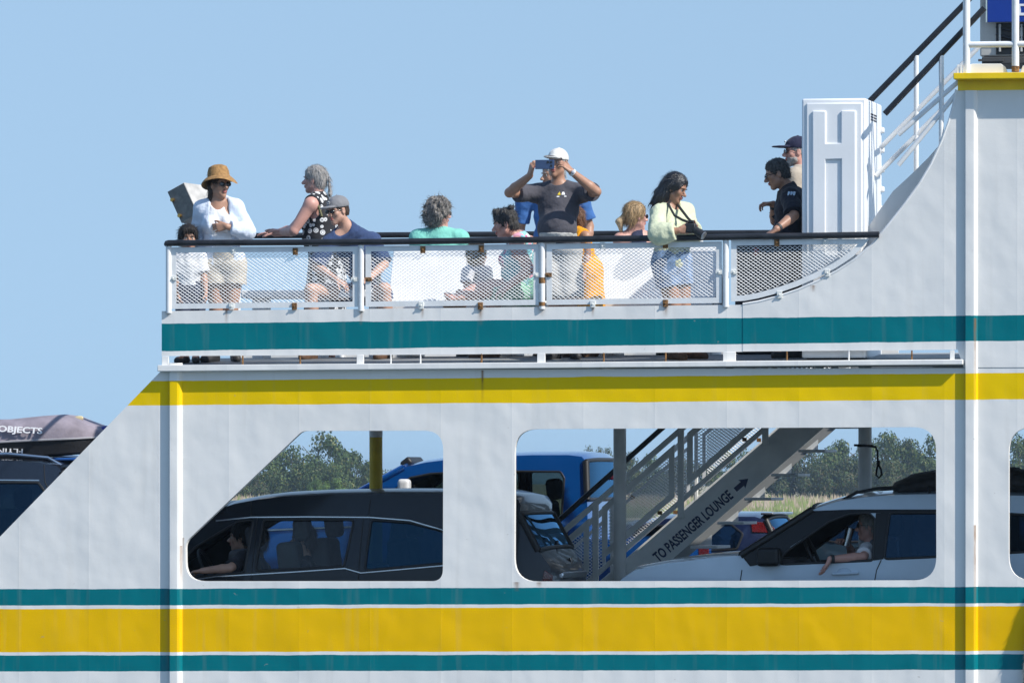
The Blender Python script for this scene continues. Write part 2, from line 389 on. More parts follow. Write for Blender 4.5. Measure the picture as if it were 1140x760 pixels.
class Person:
    """joints: points in the world. a is the limb at the left of the picture, b the other"""
    def __init__(s, label, J, base, face, chest, up=(0,0,1), hs=1., group=None, fat=1., belly=0., bust=0., hips=1., sh=1., skin=None, h=.0065, size=1., hands=None, nose=1., wide=1., feet=None, cat='person', lips=None, jaw=1.):
        s.J = {k: A3(v) for k, v in J.items()}; s.fat = fat; s.belly = belly; s.bust = bust; s.hipw = hips; s.size = size; s.shw = sh
        s.root = empty('person', base, label, cat, group)
        j = s.J; z = s.size
        s.up = unit(j['neck'] - j['hip']); c = A3(chest); s.fw = unit(c - s.up*(c@s.up)); s.lat = np.cross(s.fw, s.up)
        s.A = np.stack([s.lat, s.fw, s.up]); s.H = Head(j['head'], face, up, hs)
        S = Shape(); s.torso(S, 0); head_ops(S, s.H, nose, wide, jaw)
        nb = s.H.P(0, -.018, -.05)
        S.cone(j['neck'] - s.up*.02*z, nb, .056*z*fat**.5, .052*hs, .03*z)
        for q in 'ab':
            s.arm(S, q, 0, 9); s.leg(S, q, 0, 9)
            hd = (hands or {}).get(q)
            if hd is None:
                d = unit(j['wr'+q] - j['el'+q]); hd = dict(d=d, n=-s.lat if (j['sh'+q]-j['neck'])@s.lat > 0 else s.lat, t=s.fw)
            hand_ops(S, j['wr'+q], hd['d'], hd['n'], hd['t'], hd.get('sz', .95*z), hd.get('curl', (22,30,20)), hd.get('thumb', (35,20)), hd.get('spread', 5))
            an = j['an'+q]; fd = unit(j['to'+q] - an); fd = unit(A3([fd[0], fd[1], min(0, fd[2])])) if fd[2] > -.5 else fd
            S.cone(an - fd*.03*z, an + fd*.06*z, .034*z, .03*z, .02); S.cone(an + fd*.05*z - A3([0,0,.03])*z, j['to'+q], .035*z, .024*z, .03)
        skin = skin or M_SKIN; lips = lips or pm('lip_skin', (.38,.13,.11), .45, var=.05)
        H = s.H
        def pick(C):
            q = H.loc(C); m = np.zeros(len(C), np.int32)
            m[(np.abs(q[:,0]) < .024) & (np.abs(q[:,2] + .064) < .0135) & (q[:,1] > .083)] = 1
            return m
        s.body = sdf_obj('body', S, h, [skin, lips], s.root, pick)
        s.skin = skin
    def torso(s, S, g, top=True, k=.05):
        j = s.J; z = s.size; f = s.fat; up, fw, lat = s.up, s.fw, s.lat; A = s.A; p = j['hip']; L = np.linalg.norm(j['neck'] - p)
        S.ell(p + up*.01*z, [(.168*s.hipw*f)*z+g, .112*f*z+g, .125*z+g], A, k)
        S.ell(p + up*L*.33 + fw*s.belly*z, [.14*f*z+g, (.098*f + s.belly*.6)*z+g, .15*z+g], A, k)
        if top:
            S.ell(p + up*L*.64 + fw*.012*z, [.152*f**.7*s.shw*z+g, .112*f**.8*z+g, .17*z+g], A, k)
            if s.bust:
                for e in (-1, 1): S.ell(p + up*L*.62 + fw*(.085 + s.bust*.4)*z + lat*e*.072*z, [.062*z+g, (.04+s.bust)*z+g, .062*z+g], A, .03*z)
            for q in 'ab':
                S.cone(j['neck'] - up*.055*z, j['sh'+q] - up*.012*z, .062*f**.5*z+g, .056*f**.7*z+g, k*.8)
                S.cone(j['neck'] + up*.01*z, j['sh'+q], .042*f**.5*z+g, .042*f**.5*z+g, k*.7)
    def arm(s, S, q, g, upto=9, loose=0., k=.02):
        """upto: 0..1 along the upper arm, 1..2 along the forearm"""
        j = s.J; z = s.size; f = s.fat**.7; a, b, c = j['sh'+q], j['el'+q], j['wr'+q]; d1 = unit(b - a); d2 = unit(c - b)
        cl = [(a + (b-a)*upto, d1)] if upto < 1 else []
        b2 = a + (b-a)*min(1, upto + .1) if upto < 1 else b
        t = min(1, upto+.1) if upto < 1 else 1
        S.cone(a, b2, .053*f*z+g, (.053 + (.038-.053)*t)*f*z+g+loose*t, k, clip=cl)
        if upto >= 1:
            e = min(1, upto-1) if upto < 2 else 1; cl = [(b + (c-b)*e, d2)] if upto < 2 else []
            m = b + (c-b)*.28
            S.cone(b, m, .038*f*z+g+loose, .041*f*z+g+loose, .012, clip=cl); S.cone(m, c, .041*f*z+g+loose, .0265*f*z+g+loose*.9, .012, clip=cl)
    def leg(s, S, q, g, upto=9, loose=0., k=.03):
        j = s.J; z = s.size; f = s.fat**.8; sg = 1 if (j['kn'+q]-j['hip'])@s.lat + (j['an'+q]-j['hip'])@s.lat*.3 > (j['kn'+('b' if q == 'a' else 'a')]-j['hip'])@s.lat + (j['an'+('b' if q == 'a' else 'a')]-j['hip'])@s.lat*.3 else -1
        a = j['hip'] + s.lat*sg*.088*s.hipw*z - s.up*.03*z; b, c = j['kn'+q], j['an'+q]; d1 = unit(b-a); d2 = unit(c-b)
        cl = [(a + (b-a)*upto, d1)] if upto < 1 else []
        t = min(1, upto+.12) if upto < 1 else 1; b2 = a + (b-a)*t
        S.cone(a, b2, .092*f*z+g, (.092 + (.058-.092)*t)*f*z+g+loose*t, k, clip=cl)
        if upto >= 1:
            e = min(1, upto-1) if upto < 2 else 1; cl = [(b + (c-b)*e, d2)] if upto < 2 else []
            bk = -s.fw*.012*z; m = b + (c-b)*.3 + bk
            S.cone(b, m, .055*f*z+g+loose, .057*f*z+g+loose, .02, clip=cl); S.cone(m, c, .057*f*z+g+loose, .036*f*z+g+loose, .02, clip=cl)
    # clothes
    def top(s, name, mat, sleeve=.55, hem=-.02, g=.014, loose=.014, neck=.035, wr=.006, seed=3, front=0., strap=None, h=.008, label=None, fwd_neck=.05, extra=None):
        S = Shape(); j = s.J; z = s.size; s.torso(S, g)
        if sleeve > 0:
            for q in 'ab': s.arm(S, q, g, sleeve, loose, k=.04)
        up = s.up
        S.ell(j['neck'] + up*(.075*z) + s.fw*.05*z, [.078*z, (.06+fwd_neck)*z, (.075+neck)*z], s.A, .012, sub=True)
        if front:
            S.box(j['hip'] + s.fw*.2*z + up*.2*z - s.lat*.01, [front*z, .16*z, .5*z], s.A, .01, .02, sub=True)
        if extra: extra(S)
        if strap:   # sleeveless: cut the shoulders away beside the straps
            for q in 'ab':
                d = unit((j['sh'+q]-j['neck']) - up*((j['sh'+q]-j['neck'])@up))
                S.ell(j['sh'+q] + d*strap*z + up*.01*z, [.085*z, .12*z, .15*z], np.stack([d, np.cross(up, d), up]), .015, sub=True)
        S.noise(wr, 26/z, seed); S.noise(wr*.55, 58/z, seed+9); S.noise(wr*.3, 110/z, seed+5)
        S.clip(j['hip'] + up*hem*z, -up)
        return sdf_obj(name, S, h, mat, s.root, label=label)
    def bottom(s, name, mat, upto=.6, waist=.1, g=.016, loose=.02, wr=.006, seed=5, h=.008, label=None):
        S = Shape(); s.torso(S, g, top=False)
        for q in 'ab': s.leg(S, q, g, upto, loose)
        S.noise(wr, 28/s.size, seed); S.noise(wr*.4, 70, seed+4); S.clip(s.J['hip'] + s.up*waist*s.size, s.up)
        return sdf_obj(name, S, h, mat, s.root, label=label)
    def skirt(s, S, hem, g=.02, flare=.09):
        j = s.J; c = (j['kna'] + j['knb'])/2; z = s.size
        a = j['hip']; dn = unit(c - a)
        for sx in (-.07, .07): S.cone(a + s.lat*sx*z, a + dn*hem*z + s.lat*sx*1.4*z, .11*s.fat*z+g, (.11+flare)*z+g, .06, clip=[(a + dn*hem*z, dn)])
    def shoes(s, mat, name='shoe'):
        z = s.size
        for q in 'ab':
            S = Shape(); an, to = s.J['an'+q], s.J['to'+q]; fd = unit(A3([to[0]-an[0], to[1]-an[1], 0]) + 1e-6)
            gz = min(to[2], an[2] - .07*z)
            S.cone([*(an - fd*.03*z)[:2], gz+.012*z], [*(to)[:2], gz+.01*z], .04*z, .038*z, .02); S.cone(an - fd*.02*z - A3([0,0,.02]), an + fd*.07*z - A3([0,0,.035])*z, .042*z, .036*z, .03)
            S.clip([0, 0, gz - .022*z], [0, 0, -1])
            sdf_obj(name, S, .008, mat, s.root)
    def hair(s, mat, style='short', seed=2, amp=.004, inf=.013, front=.0, label=None, extra=None, name='hair', h=.006, nape=-.075, freq=90, wild=.0, nstr=1500, slen=.055):
        H = s.H; P = H.P; k = H.s; S = Shape(); A = H.A
        S.ell(P(0,-.014,.042), [(.076+inf)*k,(.096+inf)*k,(.086+inf)*k], A, .01)
        S.ell(P(0,-.06,-.025), [(.058+inf)*k,(.045+inf)*k,(.06+inf)*k], A, .03)
        S.ell(P(0,.135+front,-.045), [.09*k,.095*k,.14*k], A, .012, sub=True)
        S.ell(P(0,.06+front,-.1), [.12*k,.062*k,.1*k], A, .012, sub=True)
        if extra: extra(S, H)
        S.noise(amp, freq, seed); S.noise(amp*.5, freq*2.3, seed+1); S.strands(amp*.9, 260, H, seed)
        if nape is not None: S.clip(P(0,0,nape), -H.u)
        return s.strands(name, S, h, mat, seed, label, wild, nstr, slen)
    def strands(s, name, S, h, mat, seed, label, wild, n=1500, length=.055):
        """the mass of hair with fine locks lying on it and a few that stand off"""
        V, F = S.mesh(h); F = F.tolist(); n = max(n, 1); H = s.H; k = H.s; rs = np.random.RandomState(seed)
        fn = np.array([np.cross(V[f[1]]-V[f[0]], V[f[2]]-V[f[0]]) for f in F]); fn /= np.linalg.norm(fn, axis=1)[:, None] + 1e-9
        pick = rs.choice(len(F), min(n, len(F)), replace=False); NV = []; NF = []; n0 = len(V)
        for i in pick:
            p = V[F[i][0]]; nr = fn[i]; q = H.loc(p)
            d = -H.u*(.9 if q[2] < .06 else .35) - H.f*.55*(1 if q[2] > .0 else .3) + rs.normal(size=3)*(.22 + wild); d = d - nr*(d@nr); d = unit(d); sd = np.cross(d, nr)
            L = length*k*rs.uniform(.5, 1.3); lift = rs.uniform(.05, .25) + (rs.random_sample() < .12 + wild*.3)*rs.uniform(.1, .5); w = rs.uniform(.0012, .0026)
            m = n0 + len(NV); pts = [p - nr*.002, p + d*L*.5 + nr*L*lift*.45, p + d*L - H.u*L*.15 + nr*L*lift*.3]
            for j, c in enumerate(pts): NV += [c - sd*w*(1-.4*j), c + sd*w*(1-.4*j)]
            NF += [[m, m+1, m+3, m+2], [m+2, m+3, m+5, m+4]]
        o = link_mesh(name, np.concatenate([V, np.array(NV)]), F + NF, mat, s.root, True)
        if label: o['label'] = label
        return o
    def cap(s, mat, mark=None, bill=.085, tilt=0., low=.03, name='cap'):
        H = s.H; P = H.P; k = H.s; S = Shape(); A = H.A
        S.ell(P(0,-.012,.045), [.088*k,.111*k,.092*k], A, .01, clip=[(P(0,0,low), -H.u)])
        S.ell(P(0,.12,low+.012), [.078*k,bill*k,.012*k], A, .012, clip=[(P(0,.075,0), -H.f)])
        S.ell(P(0,-.012,.138), [.008*k,.008*k,.005*k], A, .004); S.noise(.0022, 60, 3)
        o = sdf_obj(name, S, .0055, mat, s.root)
        if mark:
            p = P(-.0,.099,.085); m = MB(); m.tube([p - H.r*.022*k - H.u*.004, p - H.r*.004*k + H.u*.008, p + H.r*.02*k], .0045*k, 6); m.tube([p - H.r*.014*k - H.u*.014*k, p + H.r*.012*k - H.u*.012*k], .003*k, 6)
            m.build('cap_mark', mark, o)
        return o
    def glasses(s, mat, lens=1., frame=None):
        H = s.H; P = H.P; k = H.s; S = Shape(); A = H.A
        for e in (-1, 1):
            S.ell(P(.033*e,.097,.001), [.027*k*lens,.006*k,.021*k*lens], A, .006)
            S.cone(P(.058*e,.092,.008), P(.08*e,.01,.008), .003*k, .003*k, .004)
        S.cone(P(-.02,.104,.006), P(.02,.104,.006), .003*k, .003*k, .004)
        return sdf_obj('sunglasses', S, .0035, mat, s.root)
    def eyes(s, brow=None):
        H = s.H; P = H.P; k = H.s; m = MB()
        for e in (-1, 1):
            m.m = 0; m.ball(P(.031*e,.0715,.003), .0125*k, 7); m.m = 1; m.ball(P(.031*e,.0795,.003), .0062*k, 6)
        o = m.build('eyes', [pm('eye_white', (.55,.50,.46), .4, var=.02), pm('iris_dark', (.05,.03,.02), .2, var=.1)], s.root, smooth=True)
        m = MB()
        for e in (-1, 1): m.tube([P(.014*e,.093,.02), P(.032*e,.093,.026), P(.05*e,.083,.021)], [.004*k, .0045*k, .002*k], 6)
        m.build('eyebrows', brow or M_HAIRD, s.root, smooth=True)
M_SKIN = pm('skin_light', (.50,.29,.21), .5, var=.09, vs=14, bump=.08, bs=150)
M_SKINT = pm('skin_tan', (.40,.215,.14), .48, var=.1, vs=14, bump=.08, bs=150)
M_SKINP = pm('skin_pink', (.56,.30,.24), .5, var=.1, vs=12, bump=.08, bs=150)
M_SKINO = pm('skin_olive', (.36,.19,.125), .48, var=.1, vs=14, bump=.08, bs=150)
M_HAIRD = pm('hair_dark', (.018,.013,.011), .5, var=.6, vs=70, bump=1., bs=200, stretch=(1,1,.22), spec=.35)

# ------------------------------------------------------------------ the ferry
FERRY = empty('ferry', (0,0,0), 'white car ferry with teal and yellow stripes and an open passenger deck', 'ferry')
WHITE = (.80,.785,.755); TEAL = (.0,.175,.205); YEL = (.92,.53,.0); LEM = (.90,.60,.0)
def line(p0, p1):
    a, b = at(*p0), at(*p1); s = (b.z-a.z)/(b.x-a.x); return a.z - s*a.x, s
def hull_mat(name, bands, rust=(), base=WHITE, rough=.5):
    m = bpy.data.materials.new(name); m.use_nodes = True; t = m.node_tree; L = t.links.new
    b = t.nodes['Principled BSDF']; b.inputs['Specular IOR Level'].default_value = .12
    tc = nn(t, 'TexCoord'); sx = nn(t, 'SeparateXYZ'); L(tc.outputs['Object'], sx.inputs[0])
    def mth(op, a, c=None, d=None):
        n = nn(t, 'Math', operation=op)
        for i, v in enumerate((a, c, d)):
            if v is None: continue
            if isinstance(v, (int, float)): n.inputs[i].default_value = v
            else: L(v, n.inputs[i])
        return n.outputs[0]
    def noise(sc, scale, det=3):
        g = nn(t, 'Mapping'); g.inputs['Scale'].default_value = sc; L(tc.outputs['Object'], g.inputs[0])
        n = nn(t, 'TexNoise'); n.inputs['Scale'].default_value = scale; n.inputs['Detail'].default_value = det; L(g.outputs[0], n.inputs['Vector']); return n.outputs['Fac']
    def mix(f, a, c):
        n = nn(t, 'Mix', data_type='RGBA')
        if isinstance(f, (int, float)): n.inputs[0].default_value = f
        else: L(f, n.inputs[0])
        for i, v in ((6, a), (7, c)):
            if isinstance(v, tuple): n.inputs[i].default_value = (*v, 1)
            else: L(v, n.inputs[i])
        return n.outputs[2]
    x, z = sx.outputs[0], sx.outputs[2]
    wob = mth('MULTIPLY', mth('SUBTRACT', noise((1,1,1), 2.2), .5), .018)
    wob = mth('ADD', wob, mth('MULTIPLY', mth('SUBTRACT', noise((1,1,1), 30), .5), .004))
    zz = mth('ADD', z, wob)
    col = mix(noise((1,1,1), .9), base, tuple(c*.95 for c in base))
    for (lt, lb, c) in bands:
        up = mth('GREATER_THAN', mth('SUBTRACT', zz, mth('MULTIPLY', x, lb[1])), lb[0])
        dn = mth('LESS_THAN', mth('SUBTRACT', zz, mth('MULTIPLY', x, lt[1])), lt[0])
        cc = mix(noise((1,1,1), 1.7, 5), c, tuple(v*.86 for v in c))
        cc = mix(mth('MULTIPLY', mth('GREATER_THAN', noise((.55,1,.02), 3.1, 0), .53), .22), cc, tuple(v*.88 for v in c))
        col = mix(mth('MULTIPLY', up, dn), col, cc)
    # grime in runs down the plates, scuffs
    st = noise((9,9,.55), 1.3, 4)
    col = mix(mth('MULTIPLY', mth('SMOOTH_MIN', mth('MAXIMUM', mth('MULTIPLY', mth('SUBTRACT', st, .56), 4), 0), 1, .05), .14), col, (.36,.32,.26))
    sc = noise((1,1,1.6), 11, 6)
    col = mix(mth('MULTIPLY', mth('GREATER_THAN', sc, .725), .4), col, (.33,.30,.26))
    for (px, py, ln, wd) in rust:
        p = at(px, py); dx = mth('DIVIDE', mth('SUBTRACT', x, p.x), wd)
        g = mth('EXPONENT', mth('MULTIPLY', mth('MULTIPLY', dx, dx), -1.0))
        dz = mth('DIVIDE', mth('SUBTRACT', p.z, z), ln)
        f = mth('MULTIPLY', mth('GREATER_THAN', dz, -.05), mth('MAXIMUM', mth('SUBTRACT', 1.0, dz), 0))
        f = mth('MULTIPLY', mth('MULTIPLY', f, g), mth('MULTIPLY', noise((30,30,6), 1.5, 4), 1.5))
        col = mix(f, col, (.22,.10,.03))
    L(col, b.inputs['Base Color'])
    b.inputs['Roughness'].default_value = rough
    # plates drawn in between their frames, weld seams and brush marks
    h1 = noise((1.1,1.1,.9), 2.0, 2); h2 = noise((1,1,1), 14, 3)
    fx = mth('ABSOLUTE', mth('SINE', mth('MULTIPLY', x, math.pi/.62)))
    fx = mth('POWER', fx, .35)
    hh = mth('ADD', mth('MULTIPLY', h1, 1.0), mth('ADD', mth('MULTIPLY', h2, .05), mth('MULTIPLY', fx, -.10)))
    bp = nn(t, 'Bump'); bp.inputs['Strength'].default_value = .65; bp.inputs['Distance'].default_value = .035
    L(hh, bp.inputs['Height']); L(bp.outputs[0], b.inputs['Normal'])
    return m
LN = lambda y0, y1, x0=0, x1=1140: line((x0, y0), (x1, y1))
B_LOW = [(LN(655.4,652.4), LN(673.6,670.8), TEAL), (LN(677.6,674.2), LN(725.4,723.8), YEL), (LN(729,727.6), LN(746.8,745), TEAL), (LN(423.8,415.6,190,1060), LN(450.9,444.8,190,1060), LEM)]
B_TOP = [(LN(360.0,351.5,180,1065), LN(390.6,380,180,1065), TEAL)]
RUST = [(603,338,.12,.03), (535,343,.16,.02), (537,414,.3,.012), (187,346,.06,.02), (252,346,.12,.012), (741,341,.10,.02), (1086,360,.9,.012), (1086,590,.9,.012), (203,600,.3,.012), (1066,404,.05,.05), (600,648,.05,.02), (575,648,.08,.02), (402,345,.14,.015), (470,344,.09,.012), (660,342,.09,.012), (905,318,.06,.02), (827,400,.06,.05)]
M_HULL = hull_mat('ferry_paint_lower', B_LOW, RUST)
M_BULW = hull_mat('ferry_paint_upper', B_TOP, RUST)
M_WHITE = hull_mat('white_ship_paint', [], [])
M_TUBE = pm('white_tube_paint', (.78,.78,.77), .38, var=.07, vs=9, bump=.08, bs=40)
M_BLACK = pm('black_rail_paint', (.016,.017,.021), .42, var=.5, vs=8, bump=.1, bs=60)
M_RUST = pm('rusty_steel', (.20,.10,.035), .85, var=.6, vs=40, bump=.4, bs=120)
M_GREY = pm('grey_deck_paint', (.30,.31,.31), .75, var=.25, vs=3, bump=.2, bs=90)
M_GREYST = pm('grey_pillar_paint', (.74,.74,.70), .5, var=.1, vs=5, bump=.08, bs=30)
M_YPOLE = pm('yellow_pole_paint', (.62,.43,.01), .5, var=.15, vs=8, bump=.1, bs=30)

def xz(p): v = at(p[0], p[1]); return (v.x, v.z)
def plate(name, outer, holes, y, th, mat, parent=FERRY, label=None):
    P, T = fill(outer, holes); V = [(p[0], y, p[1]) for p in P]; F = [tuple(f) for f in T]; n = len(V)
    V += [(p[0], y+th, p[1]) for p in P]; F += [tuple(i+n for i in f[::-1]) for f in T]
    for ring in [outer] + list(holes):
        m = len(V); k = len(ring); a = sum(ring[i][0]*ring[(i+1)%k][1] - ring[(i+1)%k][0]*ring[i][1] for i in range(k))
        rg = list(ring); out = ring is outer
        if (a > 0) != out: rg = rg[::-1]
        V += [(q[0], y, q[1]) for q in rg] + [(q[0], y+th, q[1]) for q in rg]
        F += [(m+i, m+k+i, m+k+(i+1)%k, m+(i+1)%k) for i in range(k)]
    o = link_mesh(name, V, F, mat, parent)
    if label: o['label'] = label
    return o
# --- side plating with its openings
W1 = rounded([xz(p) for p in [(336.5,479.5), (493.5,479), (493,646.5), (207,646.5), (206.5,603)]], [.10,.17,.10,.26,.12], 8)
W2 = rounded([xz(p) for p in [(573,477.5), (1042,475), (1042.5,645.5), (572.5,647)]], [.20,.20,.20,.20], 8)
W3 = rounded([xz(p) for p in [(1123,475), (1590,474), (1590,645), (1123,645.5)]], [.22,.20,.20,.20], 8)
sl0, sl1 = at(180,412), at(0,597)
zb = at(0,654).z; xk = sl0.x + (zb-sl0.z)*(sl1.x-sl0.x)/(sl1.z-sl0.z)
out = [(-11, -.6), (13, -.6), (13, xz((1140,408))[1]), xz((1066,409.5)), (sl0.x, sl0.z), (xk, zb), (-11, zb)]
plate('side_plating', out, [W1, W2, W3], 0, .014, M_HULL)
for w in (W1, W2, W3):      # a flat bar welded round each opening, on the inside
    m = MB(); k = len(w); c = Vector((sum(p[0] for p in w)/k, sum(p[1] for p in w)/k))
    V = []; F = []
    for (x, z) in w:
        V += [(x, .0142, z), (x, .075, z), (x + (x-c.x)*.008, .075, z + (z-c.y)*.008), (x + (x-c.x)*.008, .0142, z + (z-c.y)*.008)]
    for i in range(k):
        j = (i+1) % k
        for q in range(4): F.append((i*4+q, i*4+(q+1)%4, j*4+(q+1)%4, j*4+q))
    m.add(V, F); m.build('opening_frame', M_WHITE, FERRY)
# --- half round fenders up the side
for pxs, ptop in (((189.3,189.5,190.2,194,198.2,200.5,203.2), 404), ((1074.8,1075,1075.6,1080,1084.6,1086.6,1088.8), 101)):
    ys = (0,-.036,-.039,-.040,-.038,-.029,0); zt = at(pxs[3], ptop).z; X = [at(p, 560).x for p in pxs]
    m = MB(); n = len(X); V = [(x, y-.0005, -.6) for x, y in zip(X, ys)] + [(x, y-.0005, zt) for x, y in zip(X, ys)]
    F = [(i, i+1, n+i+1, n+i) for i in range(n-1)] + [tuple(range(n, 2*n))]
    m.add(V, F); o = m.build('fender_column', hull_mat('column_paint', B_LOW + B_TOP, [(1086,360,.9,.010), (1086,590,.9,.010), (202,610,.5,.01)]), FERRY, smooth=True, angle=12)
# --- edge of the passenger deck
def xz_(px, py): p = at(px, py); return p.x, p.z
m = MB(); (x0, z0), (x1, z1) = xz_(177.5, 406.5), xz_(1073, 400); zl0, zl1 = at(177.5, 413.6).z, at(1073, 405.8).z
m.add([(x0,-.082,zl0),(x1,-.082,zl1),(x1,.3,zl1),(x0,.3,zl0),(x0,-.082,z0),(x1,-.082,z1),(x1,.3,z1),(x0,.3,z0)], [(3,2,1,0),(4,5,6,7),(0,1,5,4),(1,2,6,5),(2,3,7,6),(3,0,4,7)])
m.build('deck_edge', M_WHITE, FERRY, bevel=.006)
DKS = (z1-z0)/(x1-x0)
DW = 4.3
def deckz(x, y=0.): return z0 + DKS*(x-x0) + .105*math.sin(math.pi*min(1, max(0, y/DW)))**.8 - .012
V = []; F = []; xs = [x0+.02, at(655,400,3).x, at(1030,400,3).x, 13]; ys = [.02,.2,.5,.9,1.3,1.7,2.05,2.4,2.74,3.12,3.95,4.3]
for x in xs:
    for y in ys: V.append((x, y, deckz(x, y)))
n = len(ys)
for i in range(3):
    for j in range(n-1):
        if i == 1 and 3.1 < ys[j] < 3.9: continue
        F.append((i*n+j, (i+1)*n+j, (i+1)*n+j+1, i*n+j+1))
o = link_mesh('passenger_deck', V, F, M_GREY, FERRY, True); md = o.modifiers.new('s', 'SOLIDIFY'); md.thickness = .05; md.offset = -1
m = MB()
for k in range(14):
    x = x0 + .4 + k*.62; m.box((x-.006, .05, deckz(x)-.20), (x+.006, 3.1 if xs[1]-.1 < x < xs[2]+.1 else DW-.05, deckz(x)-.055))
m.build('deck_beams', M_WHITE, FERRY)
# --- bulwark and the sweeping wing
plate('bulwark', [xz((180,346.2)), xz((827,339.2)), xz((827,391.5)), xz((800,391.8)), xz((480,394.6)), xz((180,396.2))][::-1], [], 0, .012, M_BULW)
CURVE = [(827,338.6),(845,335.5),(866,330),(888,322.5),(910,313),(932,301.5),(952,288.5),(972,271),(990,249),(1008,226),(1024,204),(1037,182),(1048,158),(1056,136),(1061,118),(1064.5,100)]
wing = [xz(p) for p in [(827,391.2)] + CURVE + [(1065,101)]] + [(13, xz((1140,101))[1]), (13, xz((1140,409))[1]), xz((1073,409)), xz((1066,389)), xz((1055,389.2))]
plate('wing_wall', wing[::-1], [], -.004, .012, M_BULW)
OFF = .67
wing2 = [(lambda q: (q.x, q.z))(at(*p, .25)) for p in [(850,389),(860,352),(905,318),(950,278),(975,240),(994,213),(1013.6,195),(1033,176),(1047,160),(1056,142),(1063,118),(1066,103),(1110,103),(1110,389)]]
plate('wing_wall', wing2[::-1], [], .25, .012, M_WHITE)
# rounded edge bar along the sweep
m = MB(); m.tube([at(px, py, -.004) + Vector((0,.006,0)) for px, py in CURVE], .011, 8); m.build('sweep_edge', M_TUBE, FERRY, smooth=True)
# brackets between bulwark and deck edge
m_ = [(184,8,0), (270,1.6,1), (334,1.6,1), (401,8,0), (435,1.4,0), (468,1.4,0), (536,1.8,1), (602.5,9,0), (672,1.6,1), (741,1.6,1), (812,14,0), (876,1.6,1), (945,1.4,0), (1015,1.6,1), (1060,5,0)]
for px, w, r in m_:
    f = (px-180)/890; t, b_ = at(px, 396.5 - 7*f), at(px, 407 - 6.6*f); hw = w/260
    m = MB(); m.box((t.x-hw, -.003, b_.z), (t.x+hw, .02, t.z)); m.build('bracket', M_RUST if r else M_WHITE, FERRY, bevel=.003, label='rusty bracket' if r else None)
# --- yellow capped deck house wall at the right
m = MB(); a = at(1063.5, 82.5); b = at(1063.5, 89.5); m.box((a.x, -.15, b.z), (13, .10, a.z)); m.build('platform_edge', pm('yellow_trim', LEM, .45, var=.08, bump=.1), FERRY, bevel=.006)
m = MB(); c = at(1065, 101); m.box((at(1066.5,90).x, -.012, c.z), (13, -.0045, b.z)); m.m = 0
m.build('yellow_band', pm('yellow_trim', LEM), FERRY)
# --- railing of the passenger deck
def RAILY(px): return np.interp(px, [186,420,700,915,980], [270.7,269.4,265.7,262.4,261.2])
m = MB(); pts = [at(186, RAILY(186)+5), at(185.5, RAILY(186)+1)] + [at(px, RAILY(px)) for px in (188, 260, 330, 420, 520, 610, 700, 800, 915, 979)]
m.tube([p + Vector((0,-.02,0)) for p in pts[1:]], .027, 12); m.build('top_rail', M_BLACK, FERRY, smooth=True, angle=60)
FARP = 265, 900
def far(px, y=DW-.08): return at(px, 261.5 - (px-450)*.006, y)
m = MB(); m.tube([far(264), far(450), far(620), far(905)], .026, 10); m.build('top_rail', M_BLACK, FERRY, smooth=True, angle=60)
m = MB(); m.tube([pts[1], (pts[1]+far(264))/2 + Vector((0,0,.02)), far(264)], .024, 10); m.build('top_rail', M_BLACK, FERRY, smooth=True)
for px in (187.8, 402, 603.5, 808):
    t, b_ = at(px, RAILY(px)+2), at(px, 346.2 - (px-180)*.0108 + 1)
    m = MB(); m.tube([(t.x, .0, b_.z-.01), (t.x, .0, t.z)], .026, 12); m.build('post', M_TUBE, FERRY, smooth=True, angle=60)
    if px == 603.5:
        for q0, q1 in ((.015,.05), (.21,.26)):
            m = MB(); m.tube([(t.x, .0, b_.z+q0), (t.x, .0, b_.z+q1)], .0272, 12); m.build('rust_patch', M_RUST, FERRY, smooth=True, angle=60)
for px in (265, 380, 520, 650, 780, 900):
    p = far(px); m = MB(); m.tube([(p.x, p.y, deckz(p.x, DW)-.05), p], .024, 10); m.build('post', M_TUBE, FERRY, smooth=True, angle=60)
def mesh_sheet(poly, y, dx=.042, dz=.0148, w=.0026, d=.0032):
    """expanded metal inside a polygon of (x, z)"""
    A = np.array(poly); lo, hi = A.min(0), A.max(0); V = []; F = []
    nx = int((hi[0]-lo[0])/(dx/2)) + 2; nz = int((hi[1]-lo[1])/dz) + 2
    I, Jj = np.meshgrid(np.arange(nx), np.arange(nz), indexing='ij')
    X = lo[0] + I*dx/2; Z = lo[1] + Jj*dz + np.where((I+Jj) % 2 == 0, dz/2, -dz/2)*.92
    ok = inside(poly, np.stack([X.ravel(), Z.ravel()], 1)).reshape(X.shape)
    for i in range(nx-1):
        for j in range(nz):
            if not (ok[i, j] and ok[i+1, j]): continue
            n = len(V)
            for k in (0, 1):
                x, z = X[i+k, j], Z[i+k, j]; V += [(x, y-d, z-w*.6), (x, y, z-w), (x, y+d, z+w*.6), (x, y, z+w)]
            F += [(n+q, n+(q+1)%4, n+4+(q+1)%4, n+4+q) for q in range(4)]
    return V, F
